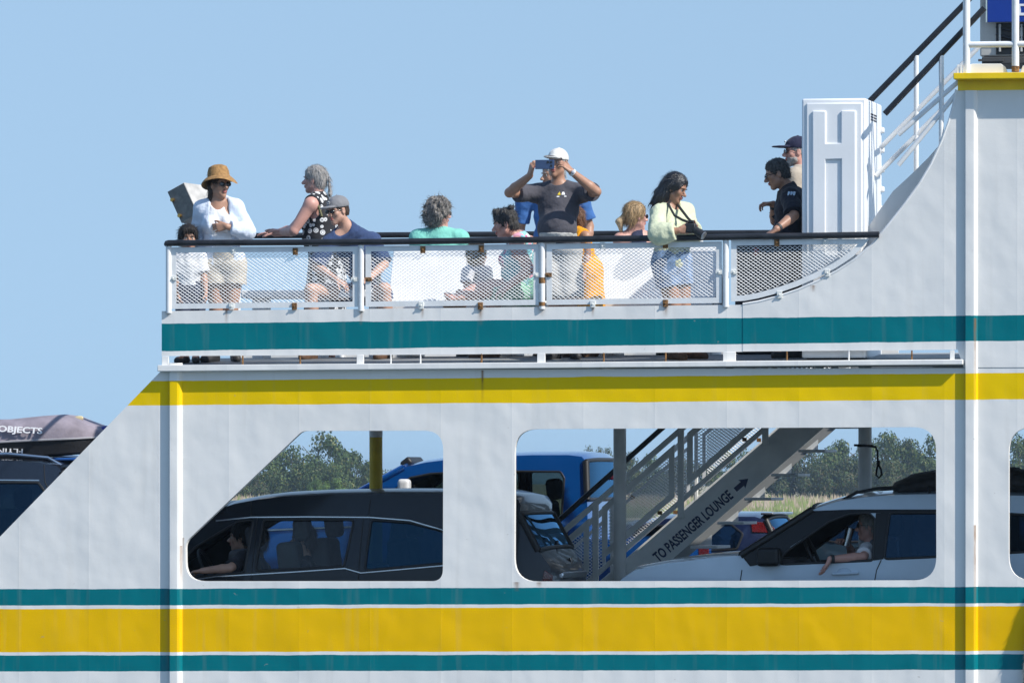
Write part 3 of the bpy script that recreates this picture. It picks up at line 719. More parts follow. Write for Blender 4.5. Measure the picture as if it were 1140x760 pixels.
def panel(px0, px1, top, bot, y=0., curve=None):
    if curve is None:
        outer = [at(px0, top(px0), y), at(px1, top(px1), y), at(px1, bot(px1), y), at(px0, bot(px0), y)]
    else: outer = [at(p[0], p[1], y) for p in curve]
    po = [(p.x, p.z) for p in outer]; c = Vector((sum(p[0] for p in po)/len(po), sum(p[1] for p in po)/len(po)))
    wd = .047; pi_ = []
    N = len(po); ar = sum(po[i][0]*po[(i+1)%N][1] - po[(i+1)%N][0]*po[i][1] for i in range(N)); sg = 1 if ar > 0 else -1
    for i in range(N):
        a = Vector(po[i-1]); p = Vector(po[i]); b = Vector(po[(i+1) % N])
        n1 = Vector((-(p-a).y, (p-a).x)).normalized()*sg; n2 = Vector((-(b-p).y, (b-p).x)).normalized()*sg
        n = n1+n2; n = n/max(.35, (1 + n1.dot(n2))); pi_.append(tuple(p + n*wd))
    o = plate('panel_frame', po if sg < 0 else po[::-1], [pi_], y-.004, .008, M_TUBE)
    V, F = mesh_sheet([tuple(Vector(p) + (Vector(p)-c)*.012) for p in pi_], y+.010)
    link_mesh('wire_mesh', V, F, pm('mesh_paint', (.83,.83,.82), .45, var=.12, vs=20), o)
    return o
TOPF = lambda px: RAILY(px) + 4.6
BOTF = lambda px: 346.2 - (px-180)*.0108 - 2.2
panel(190.2, 398.6, TOPF, BOTF); panel(407, 600, TOPF, BOTF); panel(608.5, 803.5, TOPF, BOTF)
panel(0, 0, None, None, curve=[(814,267.5), (892,266.3), (968,266)] + [(950,285.5), (931,298), (909,309.5), (887,319), (865,326.5), (844,332), (829,334.8), (814,335.6)])
FT = lambda px: 266 - (px-450)*.006
FB = lambda px: 330 - (px-450)*.006
m = MB(); p0, p1 = far(262), far(1000); m.add([(p0.x, DW-.07, deckz(p0.x)-.1), (p1.x, DW-.07, deckz(p1.x)-.1), (p1.x, DW-.07, deckz(p1.x)+.47), (p0.x, DW-.07, deckz(p0.x)+.47), (p0.x, DW-.05, deckz(p0.x)-.1), (p1.x, DW-.05, deckz(p1.x)-.1), (p1.x, DW-.05, deckz(p1.x)+.47), (p0.x, DW-.05, deckz(p0.x)+.47)], [(0,1,2,3),(7,6,5,4),(3,2,6,7),(0,3,7,4),(1,5,6,2),(0,4,5,1)])
m.build('bulwark', M_WHITE, FERRY)
rng = random.Random(3)
for px, py, v in [(260,279,0),(329,280,1),(258,341,0),(328,341,1),(471,278,1),(536,277,1),(469,340,0),(535,340.5,1),(671,274,0),(741,272.5,1),(660,338.5,0),(741,337.5,1),(865,270,1),(919,268,0),(868,328,0),(921,304,0),
                  (193,310,2),(394.5,311,2),(410.5,311,3),(597,306,2),(611,306,3),(800.5,303,2),(817,303,2)]:
    p = at(px, py); m = MB(); w, h = (.022,.03) if v < 2 else (.028,.018)
    m.box((p.x-w, -.016, p.z-h), (p.x+w, -.0042, p.z+h)); m.tube([(p.x, -.014, p.z), (p.x, -.03, p.z)], .009, 6)
    m.build('clip', M_RUST if v in (1, 3) else M_GREYST, FERRY, bevel=.002, label='rusty clip' if v in (1, 3) else None)
# --- stair to the upper platform at the right: black handrails, white lower rails, posts
def stair_rail(y, h0, h1, l0, l1, l2, l3, posts):
    m = MB(); m.tube([at(*h0, y), at(*h1, y)], .026, 10); m.build('handrail', M_BLACK, FERRY, smooth=True, angle=60)
    for q0, q1 in ((l0, l1), (l2, l3)):
        m = MB(); m.tube([at(*q0, y), at(*q1, y)], .021, 10); m.build('lower_rail', M_TUBE, FERRY, smooth=True, angle=60)
    for (px, t, b) in posts:
        m = MB(); p, q = at(px, t, y), at(px, b, y); m.tube([p, (p.x, y, q.z)], .022, 10); m.build('post', M_TUBE, FERRY, smooth=True, angle=60)
stair_rail(OFF, (955,126.5), (1082,-4), (980,165), (1092,50), (975,196), (1092,78), [(1020,62,240)])
stair_rail(.02, (985,127), (1096,9), (1000,150), (1075,84), (1000,184), (1066,103), [(1048,62,161)])
for px, b in ((1076,82),(1130.5,80)):
    m = MB(); p = at(px, -70, -.06); m.tube([(p.x, -.06, at(px, b, -.06).z), p], .031, 12); m.build('post', M_TUBE, FERRY, smooth=True, angle=60)
for py in (50, -50):
    m = MB(); a = at(1073, py, -.06); m.tube([a, (5, -.06, a.z)], .026, 12); m.build('lower_rail', M_TUBE, FERRY, smooth=True, angle=60)
m = MB(); p = at(1130.5, 79, -.06); m.tube([(p.x,-.06,p.z-.01), (p.x,-.06,p.z+.04)], .033, 12); m.build('rust_patch', M_RUST, FERRY, smooth=True, angle=60)
for pl in ([(1075,82.5), (1078,74), (1083,71.5), (1115,71.5), (1120,75), (1123,82.5)], [(1136,82.5), (1139,74), (1144,71.5), (1176,71.5), (1181,75), (1184,82.5)]):
    m = MB(); q = [xz(p) for p in pl]; m.prism(q, -.05, -.035); m.build('toe_plate', M_WHITE, FERRY, bevel=.003)
for px in (1066.5, 1070):
    m = MB(); p = at(px, 82, -.1); m.box((p.x-.007, -.11, p.z), (p.x+.007, -.06, p.z+.075)); m.build('toe_bracket', M_TUBE, FERRY)
# --- car deck, far side, pillars
CD = 1.45
m = MB(); m.box((-11, .014, CD-.08), (13, 10.4, CD)); m.build('car_deck', pm('dark_deck_paint', (.085,.09,.09), .7, var=.3, vs=2, bump=.2), FERRY)
m = MB(); m.box((-11, 10.4, -.6), (13, 10.42, CD+1.25)); m.build('bulwark', M_WHITE, FERRY)
for q0, q1 in ((-11,-10.98), (12.98,13)):
    m = MB(); m.box((q0, .014, -.6), (q1, 10.4, CD+.6)); m.build('end_plating', M_WHITE, FERRY)
def pillar(px, y, mat, r, name='pillar'):
    p = at(px, 500, y); m = MB(); m.tube([(p.x, y, CD), (p.x, y, deckz(p.x, y)-.06)], r, 14); return m.build(name, mat, FERRY, smooth=True, angle=60)
pillar(690, 2.86, M_GREYST, .058); pillar(963, 3.0, M_GREYST, .06)
p = at(418.5, 484, 3.0); m = MB(); m.tube([(p.x, 3.0, CD), (p.x, 3.0, p.z-.02)], .06, 14); m.m = 1; m.tube([(p.x, 3.0, p.z-.02), (p.x, 3.0, deckz(p.x,3)-.06)], .061, 14)
m.build('pillar', [M_YPOLE, M_GREYST], FERRY, smooth=True, angle=60, label='yellow pillar with a grey top')
for px in (1200, 1450): pillar(px, 3.0, M_GREYST, .06)
# rope loop on a pillar
p = at(963, 496, 3.0); m = MB()
m.tube([p + Vector((.066*math.cos(w), .066*math.sin(w), 0)) for w in np.linspace(0, 6.28, 18)], .010, 6)
a = p + Vector((.07,-.05,0)); m.tube([p+Vector((-.09,-.06,.005)), p + Vector((0,-.075,.004)), a + Vector((.03,0,-.01)), a+Vector((.05,0,-.05)), a + Vector((.05,0,-.11)), a+Vector((.055,0,-.16))], .010, 6)
b = a + Vector((.055,0,-.16)); m.tube([b, b+Vector((.025,0,-.05)), b+Vector((.03,0,-.10)), b+Vector((.005,0,-.125)), b+Vector((-.02,0,-.10)), b+Vector((-.012,0,-.05)), b], .009, 6)
m.tube([b+Vector((0,0,.03)), b+Vector((0,0,-.02))], .015, 6)
tag(m.build('rope', pm('black_rope', (.012,.012,.015), .9, bump=.6, bs=200), None, smooth=True), 'black rope with a spliced loop hanging from a grey pillar', 'rope')
# --- stair up from the car deck
ST = empty('staircase', (0,0,0)); ST.parent = FERRY
YS = 2.98
us = lambda px: 552 + (780-px)*.866
ls = lambda px: us(px) + 42.5
def strg(px0, px1, y, mat):
    P = [at(px0, us(px0), YS), at(px1, us(px1), YS), at(px1, ls(px1), YS), at(px0, ls(px0), YS)]
    m = MB(); m.prism([(p.x, p.z) for p in P], y, y+.012); return m.build('stringer', mat, ST)
sg1 = strg(560, 945, YS, M_GREYST)
strg(560, 945, YS+.86, pm('shaded_stringer_paint', (.27,.275,.27), .5, var=.12, vs=5, bump=.08, bs=30))  # far stringer: its shade is put into a darker paint
d = (at(830, us(830), YS) - at(730, us(730), YS)); ang = math.atan2(d.z, d.x)
pt = at(733, 625.5, YS-.004)
M_NAVY = pm('navy_lettering', (.012,.02,.075), .5, var=.15)
ro = Matrix.Rotation(-ang, 3, 'Y') @ Matrix.Rotation(R(90), 3, 'X')
tx = text_obj('lettering', 'TO PASSENGER LOUNGE', .128, M_NAVY, ST, pt, ro, .0012, 1.0, .0035)
ln = max(v.co.x for v in tx.data.vertices) - min(v.co.x for v in tx.data.vertices)
want = (at(819, 551, YS) - at(729, 626, YS)).length
LT = want
sc = want/ (Vector((ln, 0)).length/ math.cos(ang)); tx.data.transform(Matrix.Translation(pt) @ (ro @ Matrix.Diagonal((sc,1,1)) @ ro.inverted()).to_4x4() @ Matrix.Translation(-pt))
e = Vector((math.cos(ang), 0, math.sin(ang))); nrm = Vector((-math.sin(ang), 0, math.cos(ang)))
A = at(818.5, 545, YS-.004) ; al = .155
m = MB(); q = lambda u, v: (A.x + e.x*u + nrm.x*v, A.z + e.z*u + nrm.z*v)
m.prism([q(0,-.022), q(al*.55,-.022), q(al*.5,-.05), q(al,0), q(al*.5,.05), q(al*.55,.022), q(0,.022)], YS-.0052, YS-.0028); m.build('arrow_mark', M_NAVY, ST)
for k in range(-5, 7):
    px = 871 - 30*k; py = 527.5 + 26.8*k; p = at(px, py, YS+.02)
    m = MB(); m.box((p.x-.10, YS+.013, p.z-.02), (p.x+.14, YS+.858, p.z+.004)); m.build('tread', pm('tread_paint', (.62,.63,.62), .5, var=.1, bump=.1), ST, bevel=.003)
for k in range(-4, 5):  # added plates that stand in for the lit triangles above the treads
    px = 871 - 30*k; py = 527.5 + 26.8*k; p = at(px, py, YS+.02); m = MB(); q = [(p.x-.15, p.z+.0045), (p.x-.03, p.z+.0045), (p.x-.03, p.z+.10)]
    m.prism(q, YS+.84, YS+.848); m.build('light_triangle', pm('tread_paint', ()), ST)
def srail(y, near):
    def at(px, py, yy):
        p = globals()['at'](px, py, YS-.03); return Vector((p.x, yy, p.z))
    mk = lambda off: (lambda px: us(px) - off)
    a, b = 585, 930
    if near:
        m = MB(); m.tube([at(585, 612, y), at(760, 456, y), at(930, 306, y)], .024, 10); m.build('handrail', M_BLACK, ST, smooth=True, angle=60)
    for off, w in ((97, 8), (17, 7)):
        P = [at(a, us(a)-off, y), at(b, us(b)-off, y), at(b, us(b)-off+w, y), at(a, us(a)-off+w, y)]
        m = MB(); m.prism([(p.x, p.z) for p in P], y-.018, y+.018); m.build('rail_bar', M_GREYST, ST, bevel=.006)
    for px in (588, 663, 758, 852, 930):
        m = MB(); P = at(px, us(px)+6, y), at(px, us(px)-94, y); w_ = .028 if near else .016; m.box((P[0].x-w_, y-.02, P[0].z), (P[0].x+w_, y+.02, P[1].z)); m.build('post', M_GREYST, ST, bevel=.006)
    for l, r in ((594, 656), (670, 751), (765, 845), (859, 923)):
        o_ = [at(l, us(l)-83, y), at(r, us(r)-83, y), at(r, us(r)-24, y), at(l, us(l)-24, y)]; po = [(p.x, p.z) for p in o_]
        wd = .052 if near else .03; n = len(po); pin = []
        for i in range(n):
            aa = Vector(po[i-1]); p = Vector(po[i]); bb = Vector(po[(i+1)%n]); n1 = Vector(((p-aa).y, -(p-aa).x)).normalized(); n2 = Vector(((bb-p).y, -(bb-p).x)).normalized()
            v = n1+n2; v = v/max(.35, 1+n1.dot(n2)); pin.append(tuple(p + v*wd))
        f = plate('panel_frame', po[::-1], [pin], y-.004, .008, M_GREYST if near else M_TUBE, ST)
        c = Vector((sum(p[0] for p in pin)/4, sum(p[1] for p in pin)/4))
        V, F = mesh_sheet([tuple(c + (Vector(p)-c)*1.04) for p in pin], y+.012, w=.004); n_ = link_mesh('wire_mesh', V, F, pm('mesh_paint', (.74,.74,.72)), ST)
        for k in (0, 2):
            p = Vector(po[k])*.8 + Vector(po[1 if k == 0 else 3])*.2 ; m = MB(); m.box((p.x-.02, y-.014, p.y-.045), (p.x+.02, y-.0045, p.y-.01)); m.build('clip', M_RUST, ST)
srail(YS-.03, True); srail(YS+.9, False)

# ------------------------------------------------------------------ things standing on the passenger deck
FT_ = lambda x, y: deckz(x, y) + .012
def dk(px, y): p = at(px, 400, y); return Vector((p.x, y, deckz(p.x, y)))
# low white bench and the bench with a high white back
BL = empty('bench', dk(352, 1.4), 'low white bench seat behind the railing beside the man in the grey cap', 'bench')
m = MB(); a, b = at(268, 323, 1.2), at(432, 323, 1.2); zt = a.z; m.box((a.x, 1.2, zt-.07), (b.x, 1.66, zt)); m.build('seat', pm('bench_white', (.80,.80,.79), .45, var=.08, bump=.05), BL, bevel=.012)
for px in (285, 350, 415):
    m = MB(); p = at(px, 323, 1.2); m.box((p.x-.05, 1.27, deckz(p.x,1.4)-.02), (p.x+.05, 1.6, zt-.07)); m.build('leg', pm('bench_white', ()), BL, bevel=.006)
BH = empty('bench', dk(620, 1.8), 'long white double bench with a solid high back in mid deck', 'bench')
a, b = at(438, 272.5, 1.72), at(801, 272.5, 1.72); zt = at(620, 272, 1.72).z
zq = deckz(0,1.7)+.452
for s_, nm in ((-1, 'backrest'), (1, 'backrest')):
    m = MB(); m.obox((a.x, 1.76 + s_*.30, zq), (b.x-a.x, 0, 0), (0, -s_*.29, zt-zq), (0, -s_*.03, -.012)); m.build(nm, pm('bench_white', ()), BH, bevel=.006)
for y0, y1 in ((1.08, 1.757), (1.763, 2.44)):
    m = MB(); m.box((a.x+.05, y0, deckz(0,1.7)+.38), (b.x-.02, y1, deckz(0,1.7)+.45)); m.build('seat', pm('bench_white', ()), BH, bevel=.012)
    for t in (.04, .35, .66, .96):
        x = a.x + (b.x-a.x)*t; m = MB(); m.box((x-.03, y0+.06, deckz(x,1.7)-.03), (x+.03, y1-.002, deckz(0,1.7)+.379)); m.build('leg', pm('bench_white', ()), BH, bevel=.006)
m = MB(); p = at(437.5, 300, 1.70); m.box((p.x-.016, 1.04, deckz(p.x,1.7)), (p.x+.016, 1.078, p.z-.02)); m.build('edge_post', pm('seam_grey', (.12,.13,.14), .6), BH)

# tall white moulded cabinet by the wing
CB = empty('cabinet', dk(940, .9), 'tall white moulded plastic cabinet with a raised H pattern on its door', 'cabinet')
fy = .10; A, B = at(892.5, 110, fy), at(964.5, 109.5, fy); zb = deckz(B.x, fy)+.02; ztop = A.z
M_PLA = pm('white_moulded_plastic', (.80,.81,.82), .38, var=.03, vs=3, bump=.05, bs=25)
m = MB(); m.box((A.x, fy, zb), (B.x, fy+1.08, ztop)); m.build('case', M_PLA, CB, bevel=.018)
X = lambda zx: A.x + (zx-202)/(418-202)*(B.x-A.x); Z = lambda zy: ztop + (zy-308)/(730-308)*(at(930,262,fy).z - ztop)
m = MB(); m.prism([(X(218), zb+.08), (X(405), zb+.08), (X(405), Z(322)), (X(218), Z(322))], fy-.018, fy+.003); o = m.build('door', M_PLA, CB, bevel=.012)
zl = zb+.2
hp = [(X(239), zl), (X(283), zl), (X(283), Z(497)), (X(335), Z(497)), (X(335), zl), (X(385), zl), (X(385), Z(346)), (X(335), Z(346)), (X(335), Z(446)), (X(285), Z(446)), (X(285), Z(346)), (X(239), Z(346))]
m = MB(); m.prism(hp, fy-.036, fy-.016); m.build('raised_ribs', M_PLA, o, bevel=.013)
for zy in (350, 358.5, 367):
    for u in (0, 1):
        y0 = fy+.30+u*.22; m = MB(); m.box((B.x-.002, y0, Z(zy+3.5)), (B.x+.004, y0+.17, Z(zy-1))); m.build('vent_slot', pm('vent_dark', (.05,.05,.06), .7), CB)
for k in range(6):
    z = Z(380) - k*.17; m = MB(); m.box((B.x-.004, fy+.99, z-.05), (B.x+.028, fy+1.075, z)); m.build('hinge', M_PLA, CB, bevel=.012)

DC = empty('added_dark_box', dk(860, 1.5), 'added dark navy box standing in for shadow and dark clothes behind the curved mesh panel beside the white cabinet', 'chest')  # added box with lid, fills the dark zone of shadow and dark clothes
a, b = at(818, 271, 1.35), at(938, 271, 1.35); m = MB(); m.box((a.x, 1.35, deckz(a.x,1.5)+.0), (b.x, 1.95, a.z-.05)); M_CH = pm('dark_box_navy', (.022,.025,.035), .5, var=.2, bump=.08); m.build('box', M_CH, DC, bevel=.02)
m = MB(); m.box((a.x-.02, 1.33, a.z-.049), (b.x+.02, 1.97, a.z)); m.build('lid', M_CH, DC, bevel=.02)
for px in (842, 905):
    q = at(px, 276, 1.35); m = MB(); m.box((q.x-.02, 1.322, q.z-.07), (q.x+.02, 1.349, q.z-.0)); m.build('latch', pm('latch_red', (.25,.02,.025), .5), DC, bevel=.004)
# grey box loudspeaker on its bracket
def frame_box(o, e1, e2, e3): return o, e1, e2, e3
SP = empty('floodlight_box', dk(205, 2.2), 'grey steel box with brass bolts tilted on a pole behind the sun hat', 'equipment box')
A0 = at(186, 213.5, 2.0); n_ = Vector((.42,.90,-.05)).normalized(); sl_ = lambda x, z: Vector((x, -(n_.x*x + n_.z*z)/n_.y, z)); e1 = sl_(.172,.080); e2 = sl_(.150,-.285); e3 = n_*.46
m = MB(); m.obox(A0, e1, e2, e3); m.build('housing', pm('weathered_steel', (.46,.44,.41), .5, .0, var=.2, vs=12, bump=.1), SP, bevel=.006)
m = MB(); q = n_*-.004; m.obox(A0 + e1*.03 + e2*.02 + q, e1*.94, e2*.96, n_*.0035); fc = m.build('front_plate', pm('dark_grille', (.17,.165,.15), .6, var=.25, vs=20, bump=.2, bs=300), SP)
for u, v in ((.12,.30), (.12,.80)):
    c = A0 + e1*u + e2*v - n_*.004; m = MB(); m.tube([c, c - n_*.022], .017, 10); m.build('bolt', pm('brass', (.55,.33,.10), .3, .9, var=.1), fc, smooth=True, angle=40)
c = A0 + e1*.75 + e2*1.0 + e3*.5; m = MB(); m.tube([c, c + Vector((.02,0,-.05)), Vector((c.x+.02, c.y, deckz(c.x, c.y)))], .022, 10); m.build('pole', M_BLACK, SP, smooth=True, angle=60)

# ------------------------------------------------------------------ people on the deck
C_ = lambda n, c, **k: pm('cloth_'+n, c, .85, var=k.pop('var', .1), vs=k.pop('vs', 9), bump=.9, bs=k.pop('bs', 24), sheen=.1, spec=.2, **k)
M_GLS = pm('dark_lenses', (.012,.012,.015), .12, var=.2, spec=.6)
M_SHOE = pm('shoe_dark', (.03,.03,.033), .6, var=.3, vs=20, bump=.2)
M_SHOEB = pm('shoe_brown', (.13,.07,.04), .7, var=.3, vs=20, bump=.2)
M_SHOEW = pm('shoe_white', (.6,.6,.58), .6, var=.1, vs=20, bump=.2)
M_HAIRB = pm('hair_brown', (.05,.028,.016), .45, var=.45, vs=60, bump=.6, bs=180, stretch=(1,1,.25))
M_HAIRG = pm('hair_grey', (.36,.34,.32), .5, var=.4, vs=70, bump=.7, bs=200, stretch=(1,1,.3))
M_HAIRY = pm('hair_blonde', (.36,.24,.12), .45, var=.45, vs=70, bump=.6, bs=200, stretch=(1,1,.3))
M_HAIRS = pm('hair_salt', (.05,.047,.045), .55, var=.9, vs=90, bump=.8, bs=200)
def js(y0, d):
    """joints from (pixel x, pixel y, depth beyond y0)"""
    return {k: at(v[0], v[1], y0 + (v[2] if len(v) > 2 else 0)) for k, v in d.items()}
def stand(J, y0, fa, fb, toa, tob, hgt=.075, bend=.02):
    """legs from the hips to feet on the deck; fa, fb = (px, dy), toa, tob = foot direction (dx, dy)"""
    for q, f, t in (('a', fa, toa), ('b', fb, tob)):
        p = at(f[0], 400, y0 + f[1]); g = deckz(p.x, p.y); J['an'+q] = Vector((p.x, p.y, g + hgt)); t = Vector((t[0], t[1], 0)).normalized()
        J['to'+q] = Vector((p.x, p.y, g + .03)) + t*.17
        h = J['hip']; k = (h*.48 + J['an'+q]*.52) + t*bend; side = (J['an'+q] - h); J['kn'+q] = k + Vector((side.x*.12, 0, .0))
    return J

# the boy at the corner
y0 = .42; J = js(y0, dict(head=(209.5,266), neck=(210,281,.02), sha=(200,286), shb=(222,286,.02), hip=(212,322,.03), ela=(197,309,-.02), wra=(199,330,-.05), elb=(227,308,.0), wrb=(229,326,-.05)))
stand(J, y0, (206,.02), (218,.05), (-.2,-1), (.2,-1), .06)
p = Person('young dark haired boy in a white T-shirt peering over the corner of the rail', J, dk(210,y0), (.35,-1,-.05), (.15,-1,0), hs=.92, size=.76, skin=M_SKINT, h=.0075, sh=.95)
p.hair(M_HAIRD, seed=5, inf=.016, nape=-.06, extra=lambda S, H: S.ell(H.P(.0,.075,.085), [.06*H.s,.035*H.s,.03*H.s], H.A, .02)); p.eyes()
p.top('t_shirt', C_('white', (.74,.74,.75)), .8, -.03, loose=.025, neck=.01, h=.0085)
p.bottom('shorts', C_('navyshorts', (.04,.05,.09)), .8, h=.01); p.shoes(M_SHOE)

# woman in the straw hat
y0 = .55; J = js(y0, dict(head=(244,205.5,0), neck=(243,224,.02), sha=(225,232.5,.03), shb=(263,231,.03), hip=(249,292,.03), ela=(221,262,.07), wra=(226,288,.0), elb=(276,258.5,-.03), wrb=(252,252,-.17)))
stand(J, y0, (238,.05), (262,.1), (-.3,-1), (.3,-1))
p = Person('woman in a straw sun hat, open pale blue shirt and beige shorts', J, dk(246,y0), (.82,-.75,.02), (.15,-1,0), hs=.98, skin=M_SKINT, bust=.035, belly=.02, fat=1.0, h=.0062, hips=1.08,
           hands=dict(b=dict(d=(-1,-.1,-.12), n=(.1,1,0), t=(0,-.1,1), curl=(30,40,25)), a=dict(d=(.1,-.1,-1), n=(.9,.2,0), t=(0,-1,0))))
p.top('tank_top', C_('whitetank', (.80,.80,.82)), 0, .0, g=.010, neck=.085, strap=-.02, fwd_neck=.11, wr=.004, h=.0075)
p.top('open_shirt', C_('paleblue', (.64,.70,.80), var=.06), 1.86, -.03, g=.019, loose=.014, neck=.03, front=.07, wr=.010, seed=8, h=.0085)
p.bottom('shorts', C_('beige', (.52,.47,.39)), .42, .12, loose=.045, wr=.010)
p.glasses(M_GLS, 1.12)
def lg(S, H):
    k = H.s; S.cone(H.P(-.05,-.05,-.02), H.P(-.06,-.04,-.15), .035*k, .026*k, .02); S.cone(H.P(-.055,-.05,-.14), H.P(-.055,.0,-.22), .025*k, .014*k, .02); S.cone(H.P(.05,-.05,-.02), H.P(.06,-.05,-.14), .03*k, .02*k, .02)
p.hair(M_HAIRB, seed=4, inf=.006, nape=None, extra=lg)
H = p.H; st = pm('straw', (.34,.185,.065), .85, var=.3, vs=45, bump=.8, bs=130)
m = MB(); m.lathe([(.001,.106),(.05,.104),(.08,.088),(.094,.05),(.097,.012),(.101,.0),(.125,-.014),(.145,-.034),(.158,-.052),(.159,-.058),(.143,-.042),(.12,-.02),(.098,-.008),(.09,.0)], H.P(0,-.008,.066), 40, H.u*1. + H.f*-.20 - H.r*.02, f=lambda r, w: -.022*max(0,(r-.1)/.06)*math.cos(2*w+.8) - .010*max(0,(r-.1)/.06)*math.cos(w*3))
m.build('straw_hat', st, p.root, smooth=True); p.shoes(M_SHOE, 'sandal')

# woman in the patterned sundress at the far rail
def dress_mat():
    m = pm('cloth_blackwhite', (.02,.02,.024), .85, bump=.2, bs=200); t = m.node_tree; b = t.nodes['Principled BSDF']
    c = nn(t, 'TexCoord'); v = nn(t, 'TexVoronoi'); v.inputs['Scale'].default_value = 17; v.inputs['Randomness'].default_value = .55
    t.links.new(c.outputs['Object'], v.inputs['Vector'])
    r = nn(t, 'ValToRGB'); e = r.color_ramp.elements; r.color_ramp.interpolation = 'CONSTANT'
    e[0].position = 0; e[0].color = (.02,.02,.024,1); e[1].position = .14; e[1].color = (.78,.77,.75,1)
    n = e.new(.24); n.color = (.02,.02,.024,1); n = e.new(.29); n.color = (.72,.71,.70,1); n = e.new(.43); n.color = (.018,.018,.022,1)
    t.links.new(v.outputs['Distance'], r.inputs[0]); t.links.new(r.outputs[0], b.inputs['Base Color']); return m
y0 = 3.35; J = js(y0, dict(head=(350,200), neck=(355,219,.0), sha=(346,227,-.20), shb=(352,226,.17), hip=(366,286,0), ela=(327,257,-.24), wra=(313,260.5,-.04), elb=(325,256,.3), wrb=(306,260,.38)))
J['wra'] = at(314,258,y0+.15); 
stand(J, y0, (360,-.12), (366,.12), (-1,-.1), (-1,.1))
p = Person('woman with a grey braid in a black and white sundress leaning on the far rail', J, dk(360,y0), (-1,.12,.06), (-1,.1,0), hs=.98, skin=M_SKINP, fat=1.22, bust=.05, belly=.05, h=.0065, nose=1.15,
           hands=dict(a=dict(d=(-1,.4,.12), n=(0,-.4,-1), t=(0,-1,.1), curl=(8,12,8)), b=dict(d=(-1,.1,.05), n=(0,0,-1), t=(0,-1,0), curl=(10,15,10))))
def brd(S, H):
    k = H.s; S.ell(H.P(0,-.115,.04), [.022*k,.022*k,.022*k], None, .01)
    for i in range(8): S.ell(H.P(.004*(-1)**i, -.135-.004*min(i,4), .02-.022*i), [.015*k,.014*k,.015*k], None, .006)
p.hair(M_HAIRG, seed=6, inf=.010, amp=.003, nape=None, extra=brd); p.eyes(M_HAIRG)
S = Shape(); p.torso(S, .016); p.skirt(S, .85, .02, .05)
for q in 'ab':
    d = unit((p.J['sh'+q]-p.J['neck'])); S.ell(p.J['sh'+q] + d*.03, [.075,.10,.13], np.stack([d, np.cross(p.up, d), p.up]), .015, sub=True)
S.ell(p.J['neck'] + p.up*.07 + p.fw*.04, [.085,.10,.09], p.A, .012, sub=True); S.noise(.005, 22, 4); S.noise(.003, 60, 7)
sdf_obj('sundress', S, .0085, dress_mat(), p.root)
m = MB(); j = p.J; a = A3(j['neck']) - p.lat*.10 + p.up*.02; pts = [a - p.fw*.09 - p.up*.10, a - p.fw*.03 + p.up*.012, a + p.fw*.06 - p.up*.03, a + p.fw*.11 - p.up*.16]
pts = [at(343,221,y0-.16), at(349,222,y0-.19), at(355,231,y0-.20), at(358,241,y0-.19)]
m.tube(pts, .014, 6); m.build('bag_strap', pm('olive_strap', (.14,.13,.06), .8), p.root, smooth=True); p.shoes(M_SHOEB)

# man in the grey cap on the low bench
y0 = 1.25; J = js(y0, dict(head=(376,234.5,-.42), neck=(386,253,-.34), sha=(366,271,-.40), shb=(414,268,-.12), hip=(412,325,.2), ela=(352,297,-.50), wra=(375,312,-.62), elb=(428,294,-.22), wrb=(410,311,-.45), kna=(346,323,-.22), knb=(428,322,-.35)))
for q, px, dy in (('a',347,-.20), ('b',430,-.30)):
    g = at(px, 400, y0+dy); gz = deckz(g.x, g.y); J['an'+q] = Vector((g.x, g.y, gz+.075)); J['to'+q] = Vector((g.x-.05, g.y-.16, gz+.03))
p = Person('seated man in a grey cap, sunglasses and navy shirt leaning forward', J, dk(395,y0), (-.62,-.8,.06), (-.35,-.9,-.1), hs=.98, skin=M_SKIN, h=.0065, up=(-.12,-.1,1),
           hands=dict(a=dict(d=(.8,-.3,-.4), n=(0,.3,-1), t=(0,-1,0)), b=dict(d=(-.9,-.3,-.2), n=(0,.3,-1), t=(0,-1,0))))
p.hair(M_HAIRB, seed=3, inf=.004, nape=-.055, nstr=0); p.glasses(M_GLS, 1.05)
p.cap(C_('greycap', (.20,.20,.21)), C_('greymark', (.5,.5,.5)), bill=.062)
p.top('navy_shirt', C_('navy', (.035,.06,.14)), .95, -.02, loose=.03, wr=.009, neck=.02)
p.bottom('shorts', C_('blueplaid', (.07,.10,.19), var=.5, vs=25), .78, .08, loose=.035); p.shoes(M_SHOEB)

# woman with curly grey hair behind the bench
y0 = 2.25; J = js(y0, dict(head=(489,237.5,0), neck=(489,257,.02), sha=(466,265,-.03), shb=(512,265,.05), hip=(490,327,0), ela=(460,300,.05), wra=(470,325,.2), elb=(520,300,.12), wrb=(512,325,.28)))
def sit(J, y0, dirx, diry, kz=.50):
    h = J['hip']; d = Vector((dirx, diry, 0)).normalized(); s_ = Vector((-d.y, d.x, 0))
    for q in 'ab':
        sg = 1 if (J['sh'+q]-J['neck']).dot(s_) > 0 else -1
        k = h + d*.43 + s_*sg*.12; g = deckz(k.x, k.y); k.z = g + kz; J['kn'+q] = k
        J['an'+q] = Vector((k.x, k.y, g+.075)) + d*.02; J['to'+q] = Vector((k.x, k.y, g+.03)) + d*.18
    return J
sit(J, y0, .5, .86)
p = Person('woman with curly grey hair and a mint green top seated with her back turned', J, dk(490,y0), (.75,.62,0), (.35,.9,0), hs=.97, skin=M_SKINP, fat=1.2, h=.0085)
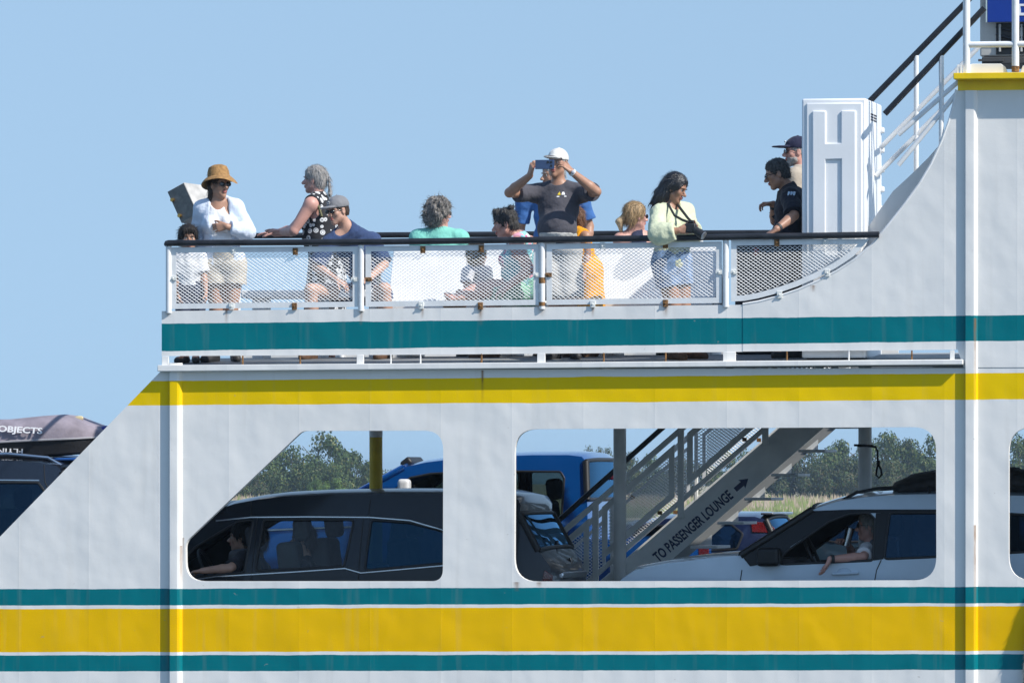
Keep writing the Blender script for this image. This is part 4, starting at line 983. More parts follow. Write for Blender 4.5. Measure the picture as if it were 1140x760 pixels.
def crl(S, H):
    k = H.s
    for i in range(60):
        rs = random.Random(i); th = rs.uniform(0, 6.28); ph = rs.uniform(-.5, 1.5)
        v = A3([math.cos(th)*math.cos(ph), math.sin(th)*math.cos(ph), math.sin(ph)])
        if v[1] > .35 and v[2] < .5: continue
        S.ell(H.P(*(A3([0,-.02,.015]) + v*A3([.105,.12,.115]))), [.026*k]*3, None, .008)
    S.ell(H.P(0,-.06,-.06), [.085*k,.06*k,.075*k], None, .02)
p.hair(pm('hair_curly', (.19,.175,.16), .6, var=.7, vs=55, bump=1., bs=120), seed=9, inf=.026, amp=.009, nape=None, extra=crl, freq=110, wild=1.2)
p.top('mint_top', C_('mint', (.20,.55,.46)), .8, 0, loose=.02, wr=.007); p.bottom('trousers', C_('slate', (.10,.12,.15)), 1.9, h=.011); p.glasses(M_GLS); p.shoes(M_SHOE)

# woman in the floral top on the bench, child beside her
def floral():
    m = pm('cloth_floral', (.3,.6,.6), .85, bump=.2, bs=200); t = m.node_tree; b = t.nodes['Principled BSDF']
    c = nn(t, 'TexCoord'); v = nn(t, 'TexVoronoi'); v.inputs['Scale'].default_value = 17; t.links.new(c.outputs['Object'], v.inputs['Vector'])
    sx = nn(t, 'SeparateColor'); t.links.new(v.outputs['Color'], sx.inputs[0]); r = nn(t, 'ValToRGB'); r.color_ramp.interpolation = 'CONSTANT'; e = r.color_ramp.elements
    e[0].color = (.28,.58,.60,1); e[1].position = .45; e[1].color = (.72,.70,.70,1)
    for q, cc in ((.62,(.62,.10,.26)), (.74,(.16,.44,.50)), (.86,(.70,.35,.45))): n = e.new(q); n.color = (*cc, 1)
    t.links.new(sx.outputs[0], r.inputs[0]); t.links.new(r.outputs[0], b.inputs['Base Color']); return m
y0 = 1.12; J = js(y0, dict(head=(562,249.5,-.1), neck=(577,264,-.02), sha=(575,273,-.2), shb=(589,270,.12), hip=(588,322,.06), ela=(590,300,-.24), wra=(566,319,-.32), elb=(600,300,.14), wrb=(585,318,.1), kna=(534,322,-.25), knb=(548,319,-.02)))
J['ana'] = at(511, 331, y0-.42); J['toa'] = at(497, 328, y0-.45)
g = at(548, 400, y0-.1); J['anb'] = Vector((g.x, g.y, deckz(g.x,g.y)+.075)); J['tob'] = Vector((g.x-.17, g.y-.03, deckz(g.x,g.y)+.03))
p = Person('seated woman with short dark hair in a floral tank top and mint shorts, legs crossed', J, dk(580,y0), (-.95,-.25,-.28), (-.9,-.35,0), hs=1.0, skin=M_SKINP, fat=1.18, bust=.045, belly=.05, h=.0065, up=(-.22,0,1),
           hands=dict(a=dict(d=(-.9,-.1,-.4), n=(0,.5,-1), t=(0,-1,.2))))
def mes(S, H):
    for i in range(26):
        rs = random.Random(i+50); th = rs.uniform(0,6.28); v = A3([math.cos(th)*.06, -.02+math.sin(th)*.08, .10+rs.uniform(-.03,.035)]); S.ell(H.P(*v), [.018,.018,.02], None, .01)
p.hair(M_HAIRS, seed=7, inf=.012, amp=.006, nape=-.065, extra=mes, wild=.7, slen=.035); p.eyes()
p.top('tank_top', floral(), 0, -.03, g=.015, strap=.012, wr=.006, neck=.03, h=.0075)
p.bottom('shorts', C_('mintshorts', (.25,.52,.38)), .80, .1, loose=.03, wr=.008); p.shoes(M_SHOEB, 'sandal')
y0 = 1.22; J = js(y0, dict(head=(532,284,0), neck=(530,297,.02), sha=(521,303,-.08), shb=(541,303,.12), hip=(533,329,.1), ela=(519,318,-.12), wra=(531,327,-.2), elb=(545,318,.15), wrb=(538,326,0), kna=(512,327,-.2), knb=(520,325,0)))
for q, px in (('a',511), ('b',519)):
    z_ = J['kn'+q]; J['an'+q] = Vector((z_.x-.02, z_.y-.08, z_.z-.22)); J['to'+q] = J['an'+q] + Vector((-.1,-.06,-.03))
p = Person('small fair haired child in a grey T-shirt leaning against the floral woman', J, dk(533,y0), (.6,.7,-.2), (.2,.9,0), hs=.83, size=.62, skin=M_SKIN, h=.0075)
p.hair(M_HAIRY, seed=8, inf=.016, nape=None, amp=.005); p.top('t_shirt', C_('palegrey', (.55,.55,.58)), .8, 0, loose=.02, h=.009); p.bottom('shorts', C_('navyshorts', ()), .8, h=.01); p.shoes(M_SHOE)

# man taking a picture with his phone
y0 = .62; J = js(y0, dict(head=(620.5,182,0), neck=(622,206,.03), sha=(596.5,215,.03), shb=(648,214.5,.03), hip=(622,278,.02), ela=(567,214.5,-.22), wra=(590,195.5,-.38), elb=(664,213.5,-.23), wrb=(636,191,-.38)))
stand(J, y0, (618,.0), (640,.03), (-.3,-1), (.3,-1))
p = Person('man in a white cap and charcoal T-shirt holding a phone up in both hands', J, dk(622,y0), (-.25,-1,.0), (-.02,-1,0), hs=.99, skin=M_SKINT, fat=1.12, belly=.075, h=.0058, up=(.08,0,1),
           hands=dict(a=dict(d=(.28,-.25,1), n=(.8,.55,-.1), t=(.3,.9,.2), curl=(30,48,30), thumb=(50,5), sz=.98), b=dict(d=(-.62,-.2,.6), n=(-.75,.35,-.4), t=(0,.6,-.6), curl=(22,50,35), thumb=(48,0), sz=.98)))
p.hair(M_HAIRG, seed=3, inf=.003, nape=-.055, nstr=0); p.cap(C_('whitecap', (.66,.64,.60)), None, bill=.07, low=.035)
m = MB(); H = p.H; m.lathe([(.073,-.004),(.080,-.004),(.080,.003),(.06,.004)], H.P(0,.10,.045), 20, H.u*1.0 - H.f*.15); m.build('cap_brim', C_('capdark', (.05,.04,.05)), p.root, smooth=True)
p.eyes(M_HAIRG)
ts = p.top('t_shirt', C_('charcoal', (.075,.073,.088)), .72, -.0, g=.016, loose=.026, neck=.01, wr=.006, h=.0078)
p.bottom('shorts', C_('lightgrey', (.46,.45,.43)), .92, .14, loose=.045, wr=.010); p.shoes(M_SHOE)
m = MB(); c = A3(p.J['wrb']); d = unit(A3(p.J['wrb'])-A3(p.J['elb'])); m.lathe([(.031,-.012),(.034,-.012),(.034,.012),(.031,.012)], c - d*.012, 16, d); m.m = 1; m.ball(c - d*.012 + A3([.012,-.034,0]), (.017,.008,.017), 6)
m.build('wristwatch', [pm('watch_white', (.75,.75,.75), .4), pm('watch_face', (.55,.55,.58), .2)], p.root, smooth=True)
# crest on the chest
j = p.J; cp = at(624.5, 218, .4)
def chest(px, py, lift=.0):
    q = at(px, py, .0); dg = bpy.context.evaluated_depsgraph_get(); off = rootloc(p.root); d = (q - CAM).normalized()
    ok, loc, nr, i = ts.ray_cast(q - off, d); return (loc + off + nr*.002, nr) if ok else (at(px, py, y0-.2), Vector((0,-1,0)))
mk = [('yellow_mark', (.75,.55,.04), [(620.6,217.2),(623,213.4),(624.3,217.2)]), ('white_mark', (.8,.8,.8), [(625,217),(626,214),(628,213.8),(629,217)]), ('white_bar', (.8,.8,.8), [(619.8,218.6),(630.5,218.2),(630.5,219.2),(619.8,219.6)])]
for nme, c, pl in mk:
    pts = [chest(*q)[0] for q in pl]; nr = chest(*pl[0])[1]; V = [v - nr*.003 for v in pts] + [v + nr*.002 for v in pts]; n = len(pts)
    F = [tuple(range(n)), tuple(range(n, 2*n))[::-1]] + [(i, (i+1)%n, n+(i+1)%n, n+i) for i in range(n)]
    bm = bmesh.new(); vs = [bm.verts.new(v - rootloc(ts)) for v in V]; [bm.faces.new([vs[i] for i in f]) for f in F]; bmesh.ops.recalc_face_normals(bm, faces=bm.faces)
    me = bpy.data.meshes.new('shirt_print'); bm.to_mesh(me); me.materials.append(pm('print_'+nme, c, .7, var=.03)); o = bpy.data.objects.new('shirt_print', me); COL.objects.link(o); o.parent = ts
PH = empty('phone', at(607,183,.2), 'dark blue smartphone held up level by the man in the white cap', 'phone')
c = at(606.5, 183.2, y0-.46); m = MB(); m.box((c.x-.083, c.y-.004, c.z-.040), (c.x+.083, c.y+.004, c.z+.040)); ob = m.build('case', pm('phone_blue', (.03,.055,.13), .25, var=.15, coat=.6), PH, bevel=.0035)
m = MB()
for dx, dz in ((.056,.019), (.056,-.012), (.028,.019)): m.tube([(c.x+dx, c.y-.0042, c.z+dz), (c.x+dx, c.y-.008, c.z+dz)], .0105, 12)
for q in range(3):
    mm = MB(); dx, dz = ((.056,.019), (.056,-.012), (.028,.019))[q]; mm.tube([(c.x+dx, c.y-.0042, c.z+dz), (c.x+dx, c.y-.008, c.z+dz)], .0105, 12); mm.build('lens', pm('lens_black', (.01,.01,.015), .08), ob, smooth=True, angle=40)

# man in blue behind him
y0 = 2.75; J = js(y0, dict(head=(615,196,0), neck=(616,213,.03), sha=(584,224,.02), shb=(647,224,.02), hip=(616,290,0), ela=(579,256,.05), wra=(585,285,-.02), elb=(656,252,.05), wrb=(653,278,-.05)))
stand(J, y0, (605,0), (630,.0), (-.2,-1), (.2,-1))
p = Person('man in a royal blue T-shirt standing mostly hidden behind the phone photographer', J, dk(616,y0), (-.8,-.6,0), (0,-1,0), skin=M_SKINT, fat=1.12, belly=.06, h=.0085)
p.hair(M_HAIRG, seed=12, inf=.008, nape=-.06); p.eyes(M_HAIRG); p.top('t_shirt', C_('royal', (.045,.13,.34)), .75, -.05, loose=.03, wr=.007); p.bottom('shorts', C_('khaki', (.30,.26,.19)), .9, h=.011); p.shoes(M_SHOEB)

# child in orange
y0 = .95; J = js(y0, dict(head=(637,245,.05), neck=(641,258,.05), sha=(634,266,.12), shb=(652,263,-.05), hip=(653,303,.0), ela=(632,285,.1), wra=(640,303,.0), elb=(654,283,-.07), wrb=(652,302,-.12)))
stand(J, y0, (650,.02), (660,.05), (-.8,-.4), (-.6,-.6), .065)
p = Person('child in an orange dress half hidden behind the phone photographer', J, dk(651,y0), (-.85,-.4,-.1), (-.6,-.8,0), hs=.9, size=.78, skin=M_SKINT, h=.008)
p.hair(pm('hair_auburn', (.16,.07,.03), .45, var=.4, vs=60, bump=.5, bs=180), seed=14, inf=.015, nape=None); p.eyes()
S = Shape(); p.torso(S, .016); p.skirt(S, .72, .016, .06)
for q in 'ab':
    d = unit(p.J['sh'+q]-p.J['neck']); S.ell(p.J['sh'+q] + d*.015, [.05,.09,.09], np.stack([d, np.cross(p.up, d), p.up]), .012, sub=True)
S.ell(p.J['neck'] + p.up*.05 + p.fw*.03, [.06,.07,.07], p.A, .012, sub=True); S.noise(.008, 32, 14); S.noise(.004, 70, 17)
sdf_obj('orange_dress', S, .0085, C_('orange', (.85,.36,.01)), p.root); p.shoes(M_SHOEB, 'sandal')

# blonde woman seated behind the bench
y0 = 2.25; J = js(y0, dict(head=(708,241,0), neck=(706,258,.03), sha=(690,266,-.05), shb=(726,266,.08), hip=(708,328,0), ela=(684,300,.05), wra=(694,322,.2), elb=(734,300,.15), wrb=(724,322,.3)))
sit(J, y0, .6, .8)
p = Person('woman with a blonde ponytail and bare shoulders seated with her back turned', J, dk(707,y0), (.78,.55,-.05), (.45,.85,0), hs=.96, skin=M_SKINP, h=.0075)
def pony(S, H):
    k = H.s; S.cone(H.P(-.01,-.12,.0), H.P(-.03,-.155,-.05), .024*k, .034*k, .02); S.cone(H.P(-.03,-.155,-.05), H.P(-.035,-.135,-.13), .034*k, .016*k, .02)
p.hair(M_HAIRY, seed=15, inf=.014, amp=.0035, nape=-.07, extra=lambda S, H: (S.ell(H.P(0,-.105,.01), [.03,.025,.03], None, .02)))
S = Shape(); pony(S, p.H); S.noise(.004, 90, 4); sdf_obj('ponytail', S, .006, pm('hair_palest', (.52,.38,.22), .45, var=.4, vs=70, bump=.6, bs=200, stretch=(1,1,.3)), p.root)
p.glasses(M_GLS); p.top('navy_camisole', C_('navycami', (.03,.035,.07)), 0, 0, g=.013, strap=-.02, neck=.075, fwd_neck=.12); p.bottom('trousers', C_('slate', ()), 1.8, h=.011); p.shoes(M_SHOE)

# woman in the pale green blouse with a camera
y0 = .30; J = js(y0, dict(head=(752,209.5,.0), neck=(746,229,.03), sha=(734,236.5,-.13), shb=(763,235,.15), hip=(748,290,.07), ela=(732,260,-.36), wra=(756,256.5,-.38), elb=(770,262,.10), wrb=(772,254,-.18)))
stand(J, y0, (748,.1), (766,.2), (.6,-.6), (.8,-.4))
p = Person('woman with long black hair in a pale green blouse holding a camera at the rail', J, dk(750,y0), (.86,-.25,-.62), (.75,-.75,0), hs=.97, skin=M_SKINO, bust=.025, fat=1.02, h=.0058, up=(.4,-.05,1),
           hands=dict(a=dict(d=(.95,.1,.1), n=(.1,.9,.1), t=(0,-.2,1), curl=(30,40,30), thumb=(30,15)), b=dict(d=(.4,-.9,-.1), n=(-.8,-.3,.2), t=(-.2,0,1), curl=(30,40,30))))
def wav(S, H):
    k = H.s
    pts = [H.P(.0,-.085,.05), H.P(.01,-.115,-.02), H.P(-.0,-.14,-.08), H.P(-.01,-.15,-.13)]
    pts = [at(745,207,y0-.0), at(738,217,y0+.0), at(733,226,y0+.02), at(729,233,y0+.03)]
    rr = [.080,.072,.058,.022]
    for i in range(3): S.cone(pts[i], pts[i+1], rr[i], rr[i+1], .03)
    for i in range(12):
        rs = random.Random(i); q = A3(pts[i % 3]) + A3([rs.uniform(-.05,.03), -.045, rs.uniform(-.04,.04)]); S.cone(q, q + A3([-.04,0,-.05]), .014, .008, .01)
p.hair(pm('hair_black', (.012,.011,.013), .3, var=.5, vs=60, bump=.5, bs=150, spec=.7), seed=16, inf=.016, amp=.003, nape=None, extra=wav); p.eyes()
p.top('blouse', C_('palegreen', (.60,.63,.44), var=.08), 1.80, -.06, g=.016, loose=.030, neck=.04, fwd_neck=.09, wr=.011, seed=21, h=.0082, extra=lambda S: (S.ell(at(736,264,y0-.37), [.085,.06,.062], None, .05),))
p.bottom('denim_shorts', C_('denim', (.16,.25,.42), var=.35, vs=18), .5, .1, loose=.02, wr=.006); p.shoes(M_SHOEB)
CA = empty('camera_in_hand', at(768,254,0), 'black camera with a short lens held by the woman in pale green', 'camera')
c = at(769, 253, y0-.36); bk = pm('camera_black', (.015,.015,.017), .4, var=.3, vs=40, bump=.2, bs=300)
m = MB(); m.box((c.x-.045, c.y-.03, c.z-.05), (c.x+.045, c.y+.05, c.z+.035)); m.build('camera_body', bk, CA, bevel=.012)
m = MB(); m.box((c.x-.02, c.y-.018, c.z+.0355), (c.x+.025, c.y+.03, c.z+.062)); m.build('viewfinder_hump', bk, CA, bevel=.008)
m = MB(); a = Vector((c.x+.03, c.y, c.z-.02)); e = Vector((.8,-.25,-.5)).normalized(); m.tube([a, a+e*.05, a+e*.052, a+e*.10], [.034,.034,.038,.038], 18); m.build('lens_barrel', bk, CA, smooth=True, angle=40)
m = MB(); q = a + e*.101; m.tube([q, q + e*.006], .036, 18); m.build('lens_rim', pm('camera_silver', (.5,.5,.5), .3, .8), CA, smooth=True, angle=40)
m = MB(); m.tube([at(766,247,y0-.34), at(760,245,y0-.33), at(751,240,y0-.29), at(746.5,232,y0-.2), at(744,226.5,y0-.10), at(748,223.5,y0+.06)], .011, 6); m.tube([at(771,248,y0-.30), at(766,243,y0-.22), at(759,234,y0-.1), at(753,226,y0+.02)], .012, 6)
m.build('neck_strap', pm('strap_black', (.02,.02,.022), .7), CA, smooth=True)

# man in the black shirt leaning on the rail
y0 = .58; J = js(y0, dict(head=(865,194,-.06), neck=(877,209,.0), sha=(880,220,-.17), shb=(885,218,.19), hip=(890,285,.05), ela=(884,240,-.34), wra=(864.5,256,-.50), elb=(863,246,.22), wrb=(861,227,.10)))
J['wra'] = at(864.5, 255, y0-.52)
stand(J, y0, (885,-.08), (896,.12), (-1,-.2), (-1,.1))
p = Person('man in glasses and a black shirt looking down, one hand on the rail', J, dk(893,y0), (-.92,-.28,-.36), (-.95,-.3,-.1), hs=1.0, skin=M_SKINO, fat=1.12, belly=.05, h=.006, up=(-.30,0,1), nose=1.1,
           hands=dict(a=dict(d=(-.85,-.12,-.55), n=(-.3,.2,-1), t=(.2,1,-.1), curl=(18,28,18), spread=9), b=dict(d=(-.95,-.1,.0), n=(0,-.2,-1), t=(0,-.9,.1), curl=(35,45,30))))
p.hair(M_HAIRS, seed=18, inf=.008, amp=.005, nape=-.055, slen=.026, wild=.6); p.eyes()
H = p.H; m = MB()
for e_ in (-1, 1):
    pts = [H.P(.033*e_ + .025*math.cos(w), .100, .001 + .018*math.sin(w)) for w in np.linspace(0, 6.283, 14)]; m.tube(pts, .0028, 5); m.tube([H.P(.058*e_,.095,.006), H.P(.079*e_,.0,.008)], .003, 5)
m.tube([H.P(-.01,.104,.004), H.P(.01,.104,.004)], .003, 5); m.build('spectacles', M_GLS, p.root, smooth=True)
tp = p.top('black_shirt', C_('black', (.012,.013,.022), var=.2), .92, -.05, g=.018, loose=.03, neck=.02, wr=.008)
for k in range(3):
    m = MB(); q0, q1 = at(876.5+k*3.0, 221.5, y0-.262), at(878.5+k*3.0, 213.5, y0-.262); m.tube([q0 + Vector((0,.0,0)), q1 + Vector((0,.015,0))], .0105, 6); m.build('sleeve_stripe', pm('pale_stripe', (.5,.62,.75), .7), tp, smooth=True)
p.bottom('trousers', C_('darkgrey', (.02,.02,.024)), 1.92, .1, h=.010); p.shoes(M_SHOE)
for q in 'ab':
    c = A3(p.J['wr'+q]); d = unit(c - A3(p.J['el'+q])); m = MB(); m.lathe([(.03,-.012),(.035,-.012),(.035,.012),(.03,.012)], c - d*.03, 14, d); m.build('wristwatch', M_SHOE, p.root, smooth=True)
# man in the navy cap behind the cabinet
y0 = 1.95; J = js(y0, dict(head=(886.5,169,0), neck=(894,188,.03), sha=(884,197,-.2), shb=(900,197,.2), hip=(902,262,.02), ela=(886,232,-.28), wra=(888,250,-.4), elb=(905,232,.25), wrb=(900,255,.2)))
stand(J, y0, (898,-.1), (906,.12), (-1,-.2), (-1,.1))
p = Person('bearded man in a navy cap and sunglasses standing behind the white cabinet', J, dk(900,y0), (-.93,-.36,-.05), (-.9,-.4,0), hs=1.02, skin=M_SKINP, fat=1.15, belly=.05, h=.007, nose=1.15)
p.hair(M_HAIRG, seed=19, inf=.004, nape=-.055, nstr=0); p.cap(C_('navycap', (.02,.022,.05)), pm('print_white', (.7,.7,.7), .7), bill=.10); p.glasses(M_GLS)
S = Shape(); H = p.H; k = H.s; S.ell(H.P(0,.027,-.036), [.062*k,.066*k,.083*k], H.A, .01, clip=[(H.P(0,0,-.052), H.u)]); S.cone(H.P(-.045,.02,-.07), H.P(0,.064,-.104), .024*k, .024*k, .02); S.cone(H.P(.045,.02,-.07), H.P(0,.064,-.104), .024*k, .024*k, .02); S.noise(.003,150,3); sdf_obj('beard', S, .005, M_HAIRG, p.root)
p.top('tan_shirt', C_('tan', (.42,.36,.29)), .9, -.05, g=.018, loose=.03, wr=.008); p.bottom('trousers', C_('darkgrey', ()), 1.9, h=.011); p.shoes(M_SHOE)

# ------------------------------------------------------------------ vehicles on the car deck
def lined(m):
    t = m.node_tree
    if t.nodes.get('lining'): return m
    b = t.nodes['Principled BSDF']; o = t.nodes['Material Output']; d = nn(t, 'BsdfDiffuse'); d.name = 'lining'; d.inputs[0].default_value = (.035,.035,.038,1)
    g = nn(t, 'NewGeometry'); x = nn(t, 'MixShader'); t.links.new(g.outputs['Backfacing'], x.inputs[0]); t.links.new(b.outputs[0], x.inputs[1]); t.links.new(d.outputs[0], x.inputs[2]); t.links.new(x.outputs[0], o.inputs[0]); return m
def paint(name, c, rough=.28, met=.35, coat=1., spec=.5): return pm('car_paint_'+name, c, rough, met, var=.06, vs=2, coat=coat, spec=spec)
M_SEAL = pm('black_trim', (.012,.012,.013), .5, var=.2)
M_CHROME = pm('chrome', (.55,.57,.60), .2, 1., var=.03)
M_TYRE = pm('tyre_rubber', (.018,.018,.018), .85, var=.3, vs=20, bump=.3)
M_RIM = pm('wheel_rim', (.45,.46,.48), .3, .9, var=.05)
M_INT = pm('car_interior', (.045,.045,.05), .8, var=.2, bump=.1)
M_SEATL = pm('seat_grey', (.10,.10,.11), .75, var=.15, bump=.15, bs=120)
M_GL_D = glass_mat('tinted_glass', (.08,.13,.19), refl=1.6, sheen=(.28,.62,1)); M_GL_L = glass_mat('car_glass', (.30,.36,.36)); M_GL_N = glass_mat('clear_glass', (.80,.86,.84))
M_RED = pm('tail_lens', (.09,.003,.004), .15, coat=1., var=.3, vs=60); M_LAMP = pm('lamp_lens', (.6,.62,.65), .1, coat=1., var=.1)
class Car:
    def __init__(s, name, label, cat, yn, wd, top, belt, wheels, mat, group=None, tum=.16, windows=(), glass_pts=(), z0=None, grid=.16, crown=.045, seams=(), chrome=(), frame=None):
        P = [(at(px, py, yn), tg) for px, py, tg in top]; s.yn = yn; s.wd = wd; s.yc = yn + wd
        xs = [p.x for p, _ in P]; s.x0, s.x1 = min(xs), max(xs); s.xc = (s.x0+s.x1)/2; s.L = s.x1 - s.x0; s.zt = max(p.z for p, _ in P)
        s.belt = at(belt[0], belt[1], yn).z; s.tum = tum; s.zb = z0 or CD+.24
        s.root = empty(name, (s.xc, s.yc, CD), label, cat, group); s.mat = mat
        # outline resampled, with the tag of each stretch
        pts = []; tags = []
        for i in range(len(P)-1):
            a, b = P[i][0], P[i+1][0]; n = max(1, int((b-a).length/.09))
            for k in range(n): q = a.lerp(b, k/n); pts.append((q.x, q.z)); tags.append(P[i][1])
        q = P[-1][0]; pts.append((q.x, q.z)); N = len(pts)
        # underside with the wheel arches
        low = []; wx = sorted([(at(px, 700, yn).x, r) for px, r in wheels], reverse=True); zb = s.zb
        for x, r in wx:
            R_ = r + .05; zc = CD + r; dx = math.sqrt(max(0, R_*R_ - (zb-zc)**2))
            a0 = math.atan2(zb-zc, dx); a1 = math.pi - a0
            for k in range(13): w = a0 + (a1-a0)*k/12; low.append((x + R_*math.cos(w), zc + R_*math.sin(w)))
        pts[0] = (pts[0][0], zb); pts[-1] = (pts[-1][0], zb)
        outer = pts + low
        holes = [[(at(px, py, yn).x, at(px, py, yn).z) for px, py in w[0]] for w in windows]
        holes = [resample(rounded(h, .035, 4), .08) for h in holes]
        P2, T = fill(outer, holes, grid)
        V = []; F = []
        for sg in (-1, 1):
            n = len(V); V += [(p[0], s.yc + sg*s.h(p[0], p[1]), p[1]) for p in P2]; F += [tuple(n+i for i in (t if sg < 0 else t[::-1])) for t in T]
        # skin over the top, front and rear
        def nrm(i):
            a = Vector(pts[max(0, i-1)]); b = Vector(pts[min(N-1, i+1)]); d = (b-a).normalized(); return Vector((-d.y, d.x))
        rows = []; K = 12
        for i in range(N):
            x, z = pts[i]; h = s.h(x, z); n = nrm(i); row = []
            for k in range(K+1):
                t = -math.cos(math.pi*k/K); cr = crown*(1-abs(t)**4); row.append((x + n.x*cr, s.yc + t*h, z + n.y*cr))
            rows.append(row)
        parts = {}
        for i in range(N-1): parts.setdefault(tags[i], []).append(i)
        for i in parts.get('body', []):
            n = len(V); V += rows[i] + rows[i+1]; F += [(n+k, n+k+1, n+K+2+k, n+K+1+k) for k in range(K)]
        bm = bmesh.new(); vs = [bm.verts.new(Vector(v) - s.root.location) for v in V]
        for f in F: bm.faces.new([vs[i] for i in f])
        bmesh.ops.remove_doubles(bm, verts=bm.verts, dist=.004); bmesh.ops.recalc_face_normals(bm, faces=bm.faces)
        me = bpy.data.meshes.new('body'); bm.to_mesh(me); me.materials.append(lined(mat)); me.polygons.foreach_set('use_smooth', [True]*len(me.polygons)); me.set_sharp_from_angle(angle=R(48))
        s.body = bpy.data.objects.new('body', me); COL.objects.link(s.body); s.body.parent = s.root
        for tg, idx in parts.items():
            if tg == 'body': continue
            V = []; F = []
            for i in idx:
                n = len(V); V += rows[i] + rows[i+1]; F += [(n+k, n+k+1, n+K+2+k, n+K+1+k) for k in range(K)]
            gm = {'windshield': M_GL_N, 'rear_window': M_GL_D, 'grille': M_SEAL}[tg]
            o = link_mesh(tg, V, [f[::-1] for f in F], gm, s.root, True)
            # posts and header round the glass
            if tg != 'grille':
                m = MB()
                for k in (0, K): m.tube([rows[i][k] for i in idx] + [rows[idx[-1]+1][k]], .032, 8)
                for i in (idx[0], idx[-1]+1): m.tube([Vector(v) for v in rows[i]], .02, 8)
                fr = m.build('window_frame', frame or mat if tg == 'windshield' else M_SEAL, s.root, smooth=True, angle=60)
        for (w, gm, nm), h in zip(windows, holes):
            if gm is not None:
                Pw, Tw = fill(h, (), .2)
                for sg in (-1, 1):
                    V = [(p[0], s.yc + sg*(s.h(p[0], p[1]) - .010), p[1]) for p in Pw]; F = [tuple(t if sg < 0 else t[::-1]) for t in Tw]
                    if not (nm == 'open' and sg < 0): link_mesh('side_window', V, F, gm, s.root, True)
            for sg in (-1, 1):
                m = MB(); m.tube([(x, s.yc + sg*(s.h(x, z)+.0005), z) for x, z in h + [h[0]]], .011, 6, cap=False); m.build('window_seal', M_SEAL, s.root, smooth=True)
        # floor, inner lining, wheels
        m = MB(); m.box((s.x0+.35, s.yn+.1, zb-.02), (s.x1-.3, s.yn+2*wd-.1, zb+.12)); m.build('floor_pan', M_INT, s.root, bevel=.02)
        for x, r in wx:
            for sg in (-1, 1):
                y = s.yc + sg*(wd-.13); c = (x, y, CD+r); m = MB()
                m.lathe([(r*.62,-.10),(r*.93,-.105),(r,-.07),(r,.07),(r*.93,.105),(r*.62,.10)], c, 28, (0,1,0)); t_ = m.build('wheel', M_TYRE, s.root, smooth=True, angle=50)
                m = MB(); m.lathe([(.001,-.075),(r*.2,-.085),(r*.55,-.06),(r*.63,-.095),(r*.63,.095),(r*.55,.06),(r*.2,.085),(.001,.075)], c, 20, (0,1,0)); m.build('rim', M_RIM, t_, smooth=True, angle=40)
        for sm in seams: s.line('door_seam', sm, .0045, M_SEAL)
        for sm in chrome: s.line('chrome_strip', sm, .010, M_CHROME)
    def h(s, x, z):
        u = max(0, z - s.belt)/max(.1, s.zt - s.belt); d = max(0, s.belt - z)/1.0; e = max(0, abs(x-s.xc) - .34*s.L)/(.16*s.L)
        return s.wd*(1 - s.tum*u**1.15 - .035*d*d) - .11*min(1, e)**2.2
    def pt(s, px, py, out=0., sg=-1):
        p = at(px, py, s.yn); return Vector((p.x, s.yc + sg*(s.h(p.x, p.z) + out), p.z))
    def line(s, name, pxs, r, mat):
        P = []
        for i in range(len(pxs)-1):
            for k in range(6): P.append((pxs[i][0] + (pxs[i+1][0]-pxs[i][0])*k/6, pxs[i][1] + (pxs[i+1][1]-pxs[i][1])*k/6))
        P.append(pxs[-1])
        for sg in (-1, 1):
            m = MB(); m.tube([s.pt(a, b, .001, sg) for a, b in P], r, 6); m.build(name, mat, s.root, smooth=True)
    def seat(s, px, py, y, hh=.62, w=.25, mat=None, lean=.12):
        """front seat: cushion, backrest, headrest; (px, py) is the top of the backrest"""
        p = at(px, py, y); mat = mat or M_SEATL; S = Shape()
        S.box(p + Vector((-.02,0,-hh/2)), [.05,w-.06,hh/2-.05], np.array([[1,0,lean],[0,1,0],[-lean,0,1]]), .05, .02); o = sdf_obj('seat', S, .018, mat, s.root)
        S = Shape(); S.box(p + Vector((-.28,0,-hh-.03)), [.24,w-.06,.04], None, .05, .02); sdf_obj('cushion', S, .02, mat, o)
        S = Shape(); S.box(p + Vector((-.0+lean*.4,0,.10)), [.02,.08,.05], np.array([[1,0,lean],[0,1,0],[-lean,0,1]]), .05, .02); S.cone(p + Vector((0,-.05,-.04)), p + Vector((0,-.05,.1)), .008, .008); S.cone(p + Vector((0,.05,-.04)), p + Vector((0,.05,.1)), .008, .008); sdf_obj('headrest', S, .014, mat, o)
    def lamp(s, name, pl, mat, sg=-1, out=.006, th=.02):
        V = [s.pt(a, b, out, sg) for a, b in pl]; c = sum(V, Vector())/len(V); n = len(V)
        V2 = V + [v + Vector((0, -sg*th, 0)) for v in V]; m = MB()
        m.add(V2, [tuple(range(n))[::(1 if sg < 0 else -1)]] + [(i, (i+1) % n, n+(i+1) % n, n+i)[::(-1 if sg < 0 else 1)] for i in range(n)]); return m.build(name, mat, s.root, bevel=.004)
    def wheel_hub(s, px, py, y, r=.19, tilt=.45):
        c = at(px, py, y); ax = Vector((1,0,tilt)).normalized(); m = MB(); b = Vector((0,1,0)); a = ax.cross(b)
        m.tube([c + (a*math.cos(w) + b*math.sin(w))*r for w in np.linspace(0, 6.2832, 26)], .016, 8, cap=False); m.tube([c - b*r, c - ax*.05, c + b*r], .014, 6); m.build('steering_wheel', M_SEAL, s.root, smooth=True)
    def dash(s, px0, px1, py, mat=None):
        a, b = at(px0, py, s.yn), at(px1, py, s.yn); m = MB(); m.box((a.x, s.yn+.12, a.z-.28), (b.x, s.yn+2*s.wd-.12, a.z)); m.build('dashboard', mat or M_INT, s.root, bevel=.06)

